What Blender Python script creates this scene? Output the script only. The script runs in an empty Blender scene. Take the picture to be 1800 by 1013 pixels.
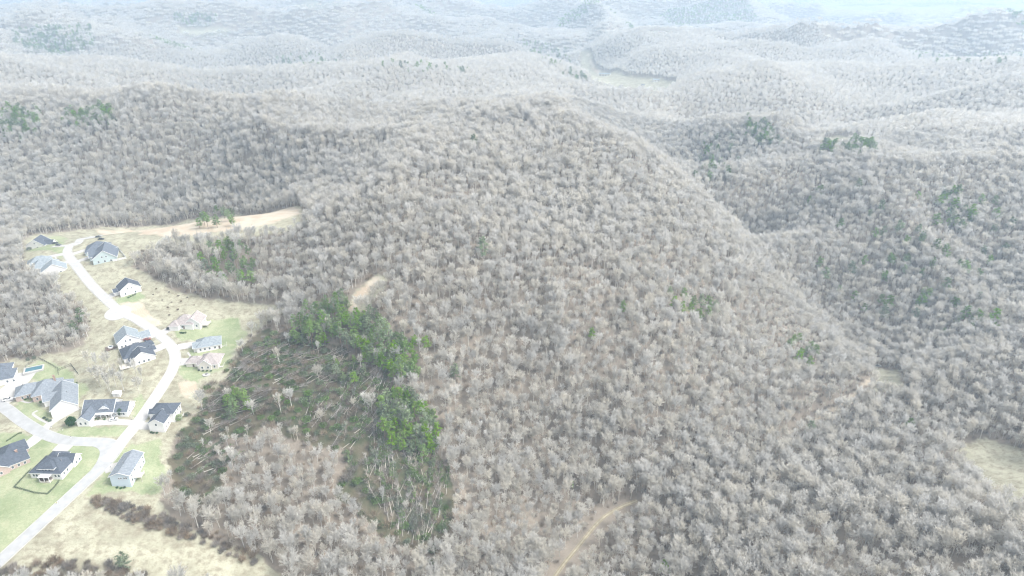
import bpy, bmesh, math, random
import numpy as np
from mathutils import Vector, Matrix
C = bpy.context.scene
COL = C.collection
random.seed(7)
# ================================================================ camera, world, sun, exposure
cam_d = bpy.data.cameras.new('camera'); cam = bpy.data.objects.new('camera', cam_d); COL.objects.link(cam)
cam.location = (0, 0, 240); cam.rotation_euler = (math.radians(65), 0, 0)
cam_d.sensor_width = 36; cam_d.lens = 23.88; cam_d.clip_start = 1; cam_d.clip_end = 30000
C.camera = cam
SUN_EL, SUN_AZ = 48.0, 98.0         # veiled sun from the right, veiled by thin cloud
w = bpy.data.worlds.new('World'); C.world = w; w.use_nodes = True
nt = w.node_tree; bg = nt.nodes['Background']
sky = nt.nodes.new('ShaderNodeTexSky'); sky.sky_type = 'NISHITA'; sky.sun_disc = False
sky.sun_elevation = math.radians(SUN_EL); sky.sun_rotation = math.radians(SUN_AZ); sky.dust_density = 4.0; sky.air_density = 1.0
veil = nt.nodes.new('ShaderNodeHueSaturation'); veil.inputs['Saturation'].default_value = .06; veil.inputs['Value'].default_value = 1.15   # thin white overcast
nt.links.new(sky.outputs[0], veil.inputs['Color']); nt.links.new(veil.outputs[0], bg.inputs[0]); bg.inputs[1].default_value = 0.15
sd = bpy.data.lights.new('sun', 'SUN'); sd.energy = 1.35; sd.angle = math.radians(20); sd.color = (1, .94, .86)
sun = bpy.data.objects.new('sun', sd); COL.objects.link(sun)
_el, _az = math.radians(SUN_EL), math.radians(SUN_AZ)
sun.rotation_euler = Vector((math.sin(_az) * math.cos(_el), math.cos(_az) * math.cos(_el), math.sin(_el))).to_track_quat('Z', 'Y').to_euler()
C.view_settings.view_transform = 'Standard'; C.view_settings.look = 'None'; C.view_settings.gamma = 1; C.view_settings.use_curve_mapping = False
C.view_settings.exposure = 1.0
C.cycles.use_denoising = True
C.cycles.max_bounces = 5; C.cycles.diffuse_bounces = 3; C.cycles.glossy_bounces = 2; C.cycles.transmission_bounces = 2; C.cycles.volume_bounces = 2
C.cycles.use_adaptive_sampling = False
C.render.film_transparent = False
C.cycles.filter_width = 1.2 if hasattr(C.cycles, 'filter_width') else 1.5
# ================================================================ the land
# ---------------------------------------------------------------- camera geometry
PITCH = math.radians(25.0); FOC = 1194.0; CAMZ = 240.0
SP, CP = math.sin(PITCH), math.cos(PITCH)
def ray(px, py):
    u = (px - 900.0) / FOC; v = (py - 506.5) / FOC
    return (u, CP - v * SP, -SP - v * CP)
def at_h(px, py, h):
    d = ray(px, py); t = (CAMZ - h) / -d[2]
    return d[0] * t, d[1] * t
# survey points of the land: where they lie and how high
SURVEY = [
 # housing bench
 (0,1000,-4),(100,900,0),(222,850,-1),(0,840,2),(200,780,2),(0,700,6),(100,690,6),(127,740,5),(270,740,3),
 (310,620,12),(240,700,6),(220,640,11),(40,640,9),(360,640,9),(370,600,12),(325,575,15),(213,550,18),
 (160,490,24),(130,450,27),(70,440,27),(45,447,26),(88,430,28),(60,470,25),(95,470,25),(75,488,24),(180,455,28),(220,415,30),(170,415,31),(300,405,34),(400,395,38),(520,375,42),
 (60,560,15),(0,600,7),(30,520,17),(0,460,20),(300,520,18),(400,540,14),(450,560,13),(380,480,23),(300,450,29),(400,440,31),(490,430,34),(500,490,26),
 (250,930,-6),(400,1000,-16),(60,990,-4),(330,880,-6),(120,620,10),(-150,900,0),(-150,700,5),(-150,500,15),
 # hollow behind and the hills on the left
 (80,402,-2),(300,379,-8),(480,350,14),(0,340,10),(150,320,18),(0,225,52),(200,216,58),(400,206,58),(480,238,54),(560,262,50),
 (600,300,46),(560,350,38),(100,172,48),(0,168,48),(180,188,40),(300,193,-15),(450,214,-15),(600,227,5),(700,168,32),(850,172,38),(560,172,30),(640,207,0),(780,207,8),
 (250,150,22),(420,122,34),(600,104,38),(800,120,35),(150,118,10),(420,150,-10),(700,140,-8),(100,100,12),(80,50,55),(-150,300,25),(-200,170,40),(300,100,10),
 # blowdown slope
 (350,700,3),(320,800,-2),(400,900,-12),(500,640,13),(500,560,19),(600,540,26),(660,490,33),(700,430,40),(600,640,14),(600,760,0),
 (600,900,-18),(600,1000,-28),(720,760,-6),(770,900,-27),(700,600,18),(760,1000,-36),(450,780,-3),
 # main ridge and its right flank
 (640,400,44),(750,380,48),(850,300,60),(950,228,62),(1000,200,56),(760,240,50),(660,260,46),
 (800,500,30),(900,430,38),(1000,400,36),(1100,400,26),(900,600,9),(1000,560,14),(1200,520,4),(1200,600,-8),(1300,610,-20),
 (1400,650,-32),(1100,700,-18),(950,750,-23),(850,850,-30),(900,950,-40),(1000,850,-38),(1000,300,50),(900,350,48),
 (1130,275,45),(1190,345,30),(1290,450,5),(1400,545,-20),(1480,612,-38),(1060,236,44),
 # creek behind it and the far right slope
 (1200,324,-20),(1310,442,-38),(1420,530,-36),(1510,600,-42),(1570,640,-42),(1150,257,-2),
 (1300,300,22),(1500,300,24),(1700,330,22),(1850,330,20),(1400,420,-4),(1600,420,-2),(1800,430,0),(1600,550,-32),(1750,570,-30),
 (1400,272,26),(1250,222,24),(1330,240,22),(1550,262,14),(1800,280,14),(1500,250,-30),(1450,245,-20),(1580,240,-22),(1640,215,18),(1800,180,28),
 # near right
 (1640,652,-20),(1800,602,-10),(1720,625,-14),(1700,700,-24),(1750,810,-24),(1600,720,-30),(1450,740,-40),(1300,800,-42),(1150,870,-43),
 (980,1010,-46),(1060,900,-44),(1500,850,-32),(1400,1000,-32),(1250,920,-40),(1700,950,-18),(1800,1010,-12),(2000,800,-8),(2000,1000,0),
 (2000,600,5),(2000,400,20),
 # far valley with pasture, ridges beyond
 (1028,96,-14),(1045,120,-14),(1065,132,-14),(1100,146,-14),(1150,156,-14),(1080,178,-10),(1170,176,-12),(1000,132,18),(1050,190,8),(930,100,30),(900,160,40),(1160,185,12),
 (1200,230,-22),(1240,128,40),(1400,109,42),(1600,110,42),(1800,116,42),(1400,180,8),(1600,170,10),(1160,160,8),(1120,100,25),(1200,90,35),(1070,80,30)]
RELIEF = 1.3
_P = np.array([(*at_h(a, b, c * RELIEF), c * RELIEF) for a, b, c in SURVEY] +
              [(x, y, -25.) for x, y in ((0,0),(-300,-100),(300,-100),(0,-500))] +
              [(x, 60., 0.) for x in (-500, 500)] +
              [(r*math.sin(a), r*math.cos(a), 15.) for r in (3000, 4500) for a in (-.9,-.6,-.3,0,.3,.6,.9)])
_S = 300.0
def _phi(r2): return 0.5 * r2 * np.log(r2 + 1e-9)
def _fit():
    n = len(_P); X = _P[:, :2] / _S
    K = _phi(((X[:, None] - X[None]) ** 2).sum(-1)) + np.eye(n) * 0.012
    A = np.zeros((n + 3, n + 3)); A[:n, :n] = K; A[:n, n] = 1; A[:n, n+1:] = X; A[n, :n] = 1; A[n+1:, :n] = X.T
    return np.linalg.solve(A, np.concatenate([_P[:, 2], [0, 0, 0]]))
_W = _fit(); _XP = _P[:, :2] / _S
def _hash(ix, iy, s):
    n = (ix.astype(np.int64) * 374761393 + iy.astype(np.int64) * 668265263 + s * 974634777) & 0xffffffff
    n = ((n ^ (n >> 13)) * 1274126177) & 0xffffffff
    return ((n ^ (n >> 16)) & 0xffffff) / float(0xffffff)
def vnoise(x, y, s=0):
    ix = np.floor(x); iy = np.floor(y); fx = x - ix; fy = y - iy
    fx = fx * fx * fx * (fx * (fx * 6 - 15) + 10); fy = fy * fy * fy * (fy * (fy * 6 - 15) + 10)
    a = _hash(ix, iy, s); b = _hash(ix + 1, iy, s); c = _hash(ix, iy + 1, s); d = _hash(ix + 1, iy + 1, s)
    return (a * (1 - fx) + b * fx) * (1 - fy) + (c * (1 - fx) + d * fx) * fy
def smooth(a, b, x):
    t = np.clip((x - a) / (b - a), 0, 1); return t * t * (3 - 2 * t)
def ridged(x, y, s):
    return 1 - np.abs(2 * vnoise(x, y, s) - 1)
HILLS = [(-60,60,85,430),(90,46,88,420),(230,60,70,300),(330,34,75,380),(455,30,70,420),(470,62,60,260),(600,30,80,420),(640,66,50,240),(740,52,60,300),(790,26,80,450),(880,74,45,230),(930,38,70,380),(1010,52,55,260),(1060,24,80,400),
 (1120,62,60,250),(1210,50,70,330),(1330,34,75,420),(1330,76,60,260),(1440,62,62,330),(1560,78,58,300),(1600,48,70,420),(1720,60,66,380),(1800,84,58,300),(1900,60,70,400),(200,14,95,600),(700,8,95,650),(1000,6,95,600),(1250,10,90,600),(1780,22,90,560),(30,24,95,560),(450,10,90,600)]
_H = [(*at_h(a, b, h), h, q) for a, b, h, q in HILLS]
def height(x, y):
    x = np.atleast_1d(np.asarray(x, float)); y = np.atleast_1d(np.asarray(y, float)); sh = x.shape; x = x.ravel(); y = y.ravel()
    out = np.empty(len(x)); 
    for i in range(0, len(x), 40000):
        X = x[i:i+40000] / _S; Y = y[i:i+40000] / _S
        r2 = (X[:, None] - _XP[:, 0]) ** 2 + (Y[:, None] - _XP[:, 1]) ** 2
        out[i:i+40000] = _phi(r2) @ _W[:len(_P)] + _W[-3] + _W[-2] * X + _W[-1] * Y
    r = np.hypot(x, y)
    far = smooth(1750, 2300, r) * (1 - np.exp(-((x - 320) / 330) ** 2 - ((y - 1950) / 520) ** 2))
    wx = x + 120 * vnoise(x / 400, y / 400, 5); wy = y + 120 * vnoise(x / 400, y / 400, 6)
    fh = 190 * ridged(wx / 820, wy / 640, 1) ** 1.6 + 60 * ridged(wx / 330, wy / 280, 2) - 110
    vale = np.exp(-(((x - 2700) / 900) ** 2 + ((y - 5000) / 900) ** 2))
    fh = fh * (1 - vale) + 0 * vale
    out = np.clip(out, -75, 95)
    fh = fh * .85 - 10
    hl = np.full(len(x), -30.)
    for hx, hy, hh, hr in _H: hl = np.maximum(hl, (hh + 30) * np.exp(-((wx - 60 - hx) / (hr * .75)) ** 2 - ((wy - 60 - hy) / (hr * .55)) ** 2) - 30)
    fh = np.maximum(fh, hl) + .4 * np.minimum(fh, hl)
    out = out * (1 - far) + fh * far
    calm = 1 - np.exp(-((x - 320) / 300) ** 2 - ((y - 1850) / 520) ** 2)
    out = out + smooth(1080, 1600, r) * (1 - far) * calm * (62 * (ridged(wx / 420, wy / 300, 12) - .55))
    az = x / np.maximum(y, 1)
    bench = smooth(-.47, -.30, az) + smooth(620, 760, r)      # smooth ground around the houses
    bench = np.clip(bench, 0, 1)
    out = out + bench * (12 * (vnoise(x / 110, y / 110, 9) - .5) + 2.5 * (vnoise(x / 38, y / 38, 10) - .5)) * (1 + far)
    folds = smooth(400, 520, y) * bench * (1 - smooth(1050, 1500, r))
    gx = x + 40 * vnoise(x / 90, y / 90, 13)
    out = out + folds * 26 * (ridged(gx / 170, y / 210, 14) - .5)
    return out.reshape(sh)
def cast(px, py, hc=0.0):
    "the point, hc above the land, seen at a photo position"
    d = np.array(ray(px, py)); t = np.arange(230, 9000, 14.0)
    f = lambda t: CAMZ + d[2] * t - height(d[0] * t, d[1] * t) - hc
    g = f(t); k = int(np.argmax(g < 0)) if (g < 0).any() else len(t) - 1
    t = np.linspace(t[k-1], t[k], 15); g = f(t); k = max(1, int(np.argmax(g < 0)))
    tt = t[k-1] + (t[k] - t[k-1]) * g[k-1] / (g[k-1] - g[k])
    return float(d[0] * tt), float(d[1] * tt)
def W(px, py): return cast(px, py)
# ================================================================ materials
def mat(name, rgb, rough=.9, noise=None, rnd=0.0, spec=.2, metal=0, thin=0):
    "plain surface; noise=(scale, amount) mottles it, rnd varies it from copy to copy"
    m = bpy.data.materials.new(name); m.use_nodes = True; n = m.node_tree; b = n.nodes['Principled BSDF']
    b.inputs['Roughness'].default_value = rough; b.inputs['Specular IOR Level'].default_value = spec; b.inputs['Metallic'].default_value = metal
    col = n.nodes.new('ShaderNodeRGB'); col.outputs[0].default_value = (*rgb, 1); out = col.outputs[0]
    if noise:
        tc = n.nodes.new('ShaderNodeTexCoord'); nz = n.nodes.new('ShaderNodeTexNoise'); nz.inputs['Scale'].default_value = noise[0]; nz.inputs['Detail'].default_value = 4
        n.links.new(tc.outputs['Object'], nz.inputs['Vector'])
        mr = n.nodes.new('ShaderNodeMapRange'); mr.inputs[1].default_value = .3; mr.inputs[2].default_value = .7; mr.inputs[3].default_value = 1 - noise[1]; mr.inputs[4].default_value = 1 + noise[1]
        n.links.new(nz.outputs[0], mr.inputs[0])
        vm = n.nodes.new('ShaderNodeVectorMath'); vm.operation = 'SCALE'; n.links.new(out, vm.inputs[0]); n.links.new(mr.outputs[0], vm.inputs['Scale']); out = vm.outputs[0]
    if rnd:
        oi = n.nodes.new('ShaderNodeObjectInfo')
        mr = n.nodes.new('ShaderNodeMapRange'); mr.inputs[3].default_value = 1 - rnd; mr.inputs[4].default_value = 1 + rnd
        n.links.new(oi.outputs['Random'], mr.inputs[0])
        vm = n.nodes.new('ShaderNodeVectorMath'); vm.operation = 'SCALE'; n.links.new(out, vm.inputs[0]); n.links.new(mr.outputs[0], vm.inputs['Scale']); out = vm.outputs[0]
        wn = n.nodes.new('ShaderNodeTexWhiteNoise'); wn.noise_dimensions = '1D'; n.links.new(oi.outputs['Random'], wn.inputs['W'])
        hs = n.nodes.new('ShaderNodeHueSaturation'); n.links.new(out, hs.inputs['Color'])
        m2 = n.nodes.new('ShaderNodeMapRange'); m2.inputs[3].default_value = .4; m2.inputs[4].default_value = 1.3
        n.links.new(wn.outputs['Value'], m2.inputs[0]); n.links.new(m2.outputs[0], hs.inputs['Saturation']); out = hs.outputs[0]
    n.links.new(out, b.inputs['Base Color'])
    if thin:        # translucent share, added to brighten the shadows inside clusters of twigs and needles
        tr = n.nodes.new('ShaderNodeBsdfTranslucent'); mx = n.nodes.new('ShaderNodeMixShader'); mx.inputs[0].default_value = thin
        n.links.new(out, tr.inputs[0]); n.links.new(b.outputs[0], mx.inputs[1]); n.links.new(tr.outputs[0], mx.inputs[2]); n.links.new(mx.outputs[0], n.nodes['Material Output'].inputs[0])
    return m
M = {}
M['twig'] = mat('grey_twigs', (.72, .695, .64), rnd=.12, spec=.1, thin=.6)
M['bark'] = mat('pale_bark', (.64, .61, .56), rnd=.2, noise=(1.5, .2), spec=.1)
M['brush'] = mat('brown_brush', (.24, .195, .15), rnd=.3, spec=.05)
M['pine'] = mat('pine_needles', (.19, .31, .08), rnd=.28, noise=(.6, .35), spec=.15, thin=.35)
M['fallen_green'] = mat('wilting_needles', (.15, .225, .085), rnd=.3, noise=(.6, .35), spec=.1, thin=.35)
M['pine_bark'] = mat('pine_bark', (.27, .2, .15), rnd=.2, spec=.1)
# ================================================================ mesh helpers
class Geo:
    def __init__(s): s.v = []; s.f = []; s.m = []
    def add(s, vs, fs, mi=0):
        k = len(s.v); s.v.extend(tuple(p) for p in vs); s.f.extend(tuple(i + k for i in f) for f in fs); s.m.extend([mi] * len(fs))
    def tube(s, pts, rad, n=5, mi=0):
        k = len(s.v); pts = [Vector(p) for p in pts]
        for i, p in enumerate(pts):
            d = (pts[min(i + 1, len(pts) - 1)] - pts[max(i - 1, 0)]).normalized()
            a = d.cross(Vector((0, 0, 1)) if abs(d.z) < .9 else Vector((1, 0, 0))).normalized(); b = d.cross(a)
            for j in range(n):
                t = 2 * math.pi * j / n; s.v.append(tuple(p + (a * math.cos(t) + b * math.sin(t)) * rad[i]))
        for i in range(len(pts) - 1):
            for j in range(n):
                j2 = (j + 1) % n; s.f.append((k + i*n + j, k + i*n + j2, k + (i+1)*n + j2, k + (i+1)*n + j)); s.m.append(mi)
    def blade(s, p, d, L, wd, rng, mi=0):
        "a twig or spray: a thin tapering two-faced sliver"
        d = d.normalized(); a = d.cross(Vector((rng.uniform(-.7,.7), rng.uniform(-.7,.7), 1))).normalized() * wd
        q = p + d * L
        k = len(s.v); s.v.extend([tuple(p - a), tuple(p + a), tuple(q)]); s.f.append((k, k+1, k+2)); s.m.append(mi)
    def leaf(s, p, L, wd, rng, up=.3, mi=0):
        n = Vector((rng.gauss(0,1), rng.gauss(0,1), rng.gauss(0,1) + up)).normalized()
        a = n.cross(Vector((rng.gauss(0,1), rng.gauss(0,1), rng.gauss(0,1)))).normalized(); b = n.cross(a)
        k = len(s.v); s.v.extend([tuple(p - a*L), tuple(p - b*wd), tuple(p + a*L), tuple(p + b*wd)]); s.f.append((k, k+1, k+2, k+3)); s.m.append(mi)
    def box(s, x0, x1, y0, y1, z0, z1, mi=0):
        s.add([(x0,y0,z0),(x1,y0,z0),(x1,y1,z0),(x0,y1,z0),(x0,y0,z1),(x1,y0,z1),(x1,y1,z1),(x0,y1,z1)],
              [(0,3,2,1),(4,5,6,7),(0,1,5,4),(1,2,6,5),(2,3,7,6),(3,0,4,7)], mi)
    def join(s, o, off=(0,0,0), sc=1, rz=0, mi=None):
        c, sn = math.cos(rz), math.sin(rz); k = len(s.v)
        s.v.extend((off[0] + sc*(c*x - sn*y), off[1] + sc*(sn*x + c*y), off[2] + sc*z) for x, y, z in o.v)
        s.f.extend(tuple(i + k for i in f) for f in o.f); s.m.extend(o.m if mi is None else [mi] * len(o.f))
    def mesh(s, name, mats):
        me = bpy.data.meshes.new(name); me.from_pydata(s.v, [], s.f)
        for m in (mats if isinstance(mats, (list, tuple)) else [mats]): me.materials.append(m)
        if any(s.m): me.polygons.foreach_set('material_index', s.m)
        me.update(); return me
    def obj(s, name, mats, parent=None, loc=(0,0,0), rz=0):
        o = bpy.data.objects.new(name, s.mesh(name, mats)); COL.objects.link(o); o.location = loc; o.rotation_euler = (0,0,rz)
        if parent: o.parent = parent
        return o
def tag(o, label=None, cat=None, group=None, kind=None):
    if label: o['label'] = label
    if cat: o['category'] = cat
    if group: o['group'] = group
    if kind: o['kind'] = kind
    return o
def empty(name, loc=(0,0,0), rz=0, **k):
    o = bpy.data.objects.new(name, None); COL.objects.link(o); o.location = loc; o.rotation_euler = (0,0,rz); o.empty_display_size = .5
    return tag(o, **k)
def Z(x, y): return float(height(x, y)[0])
# ---------------------------------------------------------------- bare broadleaf trees
def bare_tree(seed, h, cr, lo=.32, limbs=8, subs=5, tw=11, tww=.082, twl=1.7, upr=.5, trunk_r=.26):
    "returns (trunk, crown); crown = limbs, branches and a haze of twigs"
    r = random.Random(seed); T = Geo(); K = Geo()
    bx, by = r.uniform(-.6,.6), r.uniform(-.6,.6); top = h * .62
    tp = [Vector((bx * max(t,0) ** 1.5, by * t, top * t)) for t in (-.08, .15, .4, .7, 1)]
    T.tube(tp, [trunk_r * x for x in (1.15, 1, .85, .65, .45)], 6)
    cz = h * (lo + 1) / 2; rz = h * (1 - lo) / 2
    for i in range(limbs):
        az = i * 2.4 + r.uniform(-.5,.5); k = i / max(limbs - 1, 1)
        t = .45 + .55 * k; s0 = Vector((bx * t ** 1.5, by * t, top * t))
        el = r.uniform(.15, .55) + .8 * k
        e = Vector((cr * .8 * math.cos(az) * math.cos(el), cr * .8 * math.sin(az) * math.cos(el), 0)); e.z = cz + rz * .78 * math.sin(el) * (1 - .1 * r.random()) ; e += Vector((bx, by, 0))
        mid = s0.lerp(e, .5) + Vector((0, 0, -.12 * (e - s0).length * (1 - upr))) + Vector((r.uniform(-.4,.4), r.uniform(-.4,.4), 0))
        bez = lambda q: s0 * (1-q)**2 + mid * (2*q*(1-q)) + e * q*q
        K.tube([bez(q) for q in (0, .35, .7, 1)], [trunk_r * x for x in (.42, .3, .18, .07)], 4)
        for j in range(subs):
            q = .3 + .7 * (j + r.random()) / subs; b0 = bez(q)
            out = Vector((b0.x - bx, b0.y - by, 0)); out = out.normalized() if out.length > .1 else Vector((1,0,0))
            d = (out * r.uniform(.1, 1.1) + Vector((r.gauss(0,.6), r.gauss(0,.6), upr + r.uniform(.1,.9)))).normalized()
            L = cr * r.uniform(.35, .65); b1 = b0 + d * L
            K.tube([b0, b0.lerp(b1, .5) + Vector((0,0,.1*L)), b1], [trunk_r*.16, trunk_r*.1, trunk_r*.04], 3)
            for u in range(tw):
                c = b0.lerp(b1, .25 + .75 * r.random()) 
                dd = d + Vector((r.gauss(0,.8), r.gauss(0,.8), r.gauss(.35,.5)))
                K.blade(c, dd, twl * r.uniform(.6, 1.3), tww, r)
    return T, K
PAL = [M['bark'], M['twig'], M['brush'], M['pine'], M['pine_bark'], M['fallen_green']]
BARE = [  # seed, height, crown radius, ...
    ('spreading', dict(seed=1, h=18, cr=5.8, lo=.30, limbs=9, subs=8, tw=25)),
    ('rounded',   dict(seed=2, h=20, cr=5.0, lo=.36, limbs=9, subs=8, tw=23)),
    ('narrow',    dict(seed=3, h=22, cr=3.7, lo=.40, limbs=8, subs=7, tw=22, upr=.9)),
    ('slender',   dict(seed=4, h=19, cr=3.0, lo=.45, limbs=7, subs=7, tw=18, upr=1.1, trunk_r=.18)),
    ('broad',     dict(seed=5, h=21, cr=7.0, lo=.28, limbs=11, subs=8, tw=25)),
    ('thin',      dict(seed=6, h=15, cr=4.2, lo=.35, limbs=7, subs=6, tw=19, trunk_r=.15)),
]
BARE_M = []
for nm, kw in BARE:
    T, K = bare_tree(**kw)
    BARE_M.append((nm, kw['h'], T, K, T.mesh('trunk', M['bark']), K.mesh('crown', M['twig'])))
# ---------------------------------------------------------------- evergreens
def pine(seed, h, cr, lo=.35, n=14, leaf=.44, cone=.6, per=32):
    r = random.Random(seed); T = Geo(); K = Geo()
    T.tube([(0,0,-1), (0,0,h*.3), (r.uniform(-.2,.2), r.uniform(-.2,.2), h*.7), (0,0,h*.97)], [.24,.2,.12,.03], 6)
    for i in range(n * 3):
        t = i / (n * 3 - 1); z = h * (lo + (1 - lo) * t)
        R = cr * ((1 - t) ** (.75 * cone) * 1.0 + .14) * r.uniform(.6, 1.15) * (.55 + .45 * min(1, t * 5 + .2))
        az = r.uniform(0, 6.283); d = Vector((math.cos(az), math.sin(az), r.uniform(.0, .45)))
        p0 = Vector((0, 0, z)); p1 = p0 + d * R
        K.tube([p0, p1], [.05, .015], 3, 1)
        for j in range(per):
            q = r.uniform(.35, 1.08); c = p0.lerp(p1, q) + Vector((r.gauss(0,.28), r.gauss(0,.28), r.gauss(.05,.2))) * (R * .35)
            K.leaf(c, leaf * r.uniform(.6,1.3), leaf * .42, r, .5)
    return T, K
PINE_M = []
for nm, kw in [('tall', dict(seed=11, h=15, cr=3.4)), ('full', dict(seed=12, h=12, cr=3.7, lo=.22)), ('young', dict(seed=13, h=9, cr=2.4, lo=.1, n=9)), ('ragged', dict(seed=14, h=19, cr=3.0, lo=.5, n=10))]:
    T, K = pine(**kw); PINE_M.append((nm, kw['h'], T, K, T.mesh('trunk', M['pine_bark']), K.mesh('crown', [M['pine'], M['pine_bark']])))
# ---------------------------------------------------------------- brush
def bush_geo(seed, R, h, n=170, wd=.07):
    r = random.Random(seed); g = Geo()
    for i in range(n):
        az = r.uniform(0, 6.283); q = R * math.sqrt(r.random()) * .6; p = Vector((q*math.cos(az), q*math.sin(az), r.uniform(-.1, h*.45)))
        g.blade(p, Vector((p.x*.7 + r.gauss(0,.8), p.y*.7 + r.gauss(0,.8), r.uniform(.6,2.2))), h * r.uniform(.35,.75), wd, r)
    for i in range(5):
        az = r.uniform(0, 6.283); g.tube([(0,0,-.2), (R*.3*math.cos(az), R*.3*math.sin(az), h*.6)], [.05,.02], 3)
    return g
def leafy_geo(seed, R, h, n=500, leaf=.16):
    "small clipped evergreen: leaves through the whole crown"
    r = random.Random(seed); g = Geo()
    for i in range(n):
        v = Vector((r.gauss(0,1), r.gauss(0,1), r.gauss(0,1))).normalized() * (r.random() ** .3) * r.uniform(.82, 1.05)
        g.leaf(Vector((v.x*R, v.y*R, h*.5 + v.z*h*.52)), leaf*r.uniform(.7,1.3), leaf*.6, r, .3)
    return g
# ================================================================ regions of the land, drawn on the photo and laid onto the ground
def world_poly(pts): return np.array([W(*p) for p in pts])
def inside(poly, x, y):
    r = np.zeros(len(x), bool); n = len(poly); j = n - 1
    bb = (x > poly[:,0].min()) & (x < poly[:,0].max()) & (y > poly[:,1].min()) & (y < poly[:,1].max())
    X = x[bb]; Y = y[bb]; q = np.zeros(len(X), bool)
    for i in range(n):
        xi, yi = poly[i]; xj, yj = poly[j]
        if yi != yj: q ^= ((yi > Y) != (yj > Y)) & (X < (xj - xi) * (Y - yi) / (yj - yi) + xi)
        j = i
    r[bb] = q; return r
def near_line(pts, x, y, wd):
    r = np.full(len(x), 1e9)
    for (ax, ay), (bx, by) in zip(pts[:-1], pts[1:]):
        dx, dy = bx - ax, by - ay; t = np.clip(((x - ax) * dx + (y - ay) * dy) / (dx*dx + dy*dy + 1e-9), 0, 1)
        r = np.minimum(r, np.hypot(x - ax - t * dx, y - ay - t * dy))
    return r < wd
CLEAR = [world_poly(p) for p in [
 [(-60,1040),(-60,600),(0,638),(25,632),(60,628),(110,620),(148,606),(163,575),(150,548),(122,522),(95,503),(52,488),(40,455),(40,425),(60,412),(110,408),(150,404),(190,400),(255,398),(330,386),(420,377),(525,362),(545,380),(518,405),(440,418),(365,432),(295,436),(250,440),(232,470),(262,482),(295,505),(350,522),(420,532),(485,532),(505,548),(474,566),(445,585),(424,615),(400,660),(380,690),(352,720),(332,745),(312,775),(300,810),(292,850),(288,885),(335,925),(360,945),(440,975),(500,1005),(520,1060)],
 [(1016,88),(1032,88),(1046,115),(1062,126),(1100,133),(1160,138),(1190,142),(1180,158),(1150,170),(1100,165),(1060,152),(1036,142),(1020,112)],
 [(1446,243),(1475,238),(1516,243),(1508,260),(1470,268),(1444,258)],
 [(1688,778),(1740,770),(1800,795),(1860,830),(1860,960),(1800,925),(1750,880),(1695,830)],
 [(1530,645),(1580,650),(1588,695),(1536,690)],
 [(600,556),(620,512),(660,484),(684,478),(672,512),(645,545)],
 [(1440,22),(1480,12),(1600,12),(1700,10),(1690,24),(1600,28),(1500,30)],
 [(1140,56),(1178,56),(1178,63),(1140,63)], [(318,50),(405,50),(405,58),(318,58)], [(525,6),(600,6),(600,12),(525,12)],
]]
TRACK = [W(*p) for p in [(965,1030),(985,1000),(1005,975),(1050,920),(1085,895),(1120,880)]]
LANE = [W(*p) for p in [(1385,765),(1415,745),(1455,727),(1490,705),(1535,665)]]
GAPS = [world_poly(p) for p in [[(860,690),(950,688),(950,700),(870,706)], [(1660,985),(1720,975),(1730,1013),(1670,1013)], [(1380,705),(1440,690),(1440,712),(1390,728)]]]
BLOW = [world_poly(p) for p in [
 [(318,745),(345,705),(350,790),(400,840),(380,880),(330,900),(298,870),(308,800)],
 [(322,745),(345,700),(400,640),(440,600),(500,580),(560,598),(620,625),(672,650),(690,700),(660,770),(600,800),(500,760),(420,760),(350,790)],
 [(600,800),(660,770),(700,770),(760,790),(790,860),(790,930),(760,990),(690,970),(630,900),(590,850)],
 [(310,790),(360,790),(400,830),(360,850),(320,830)]]]
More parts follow.
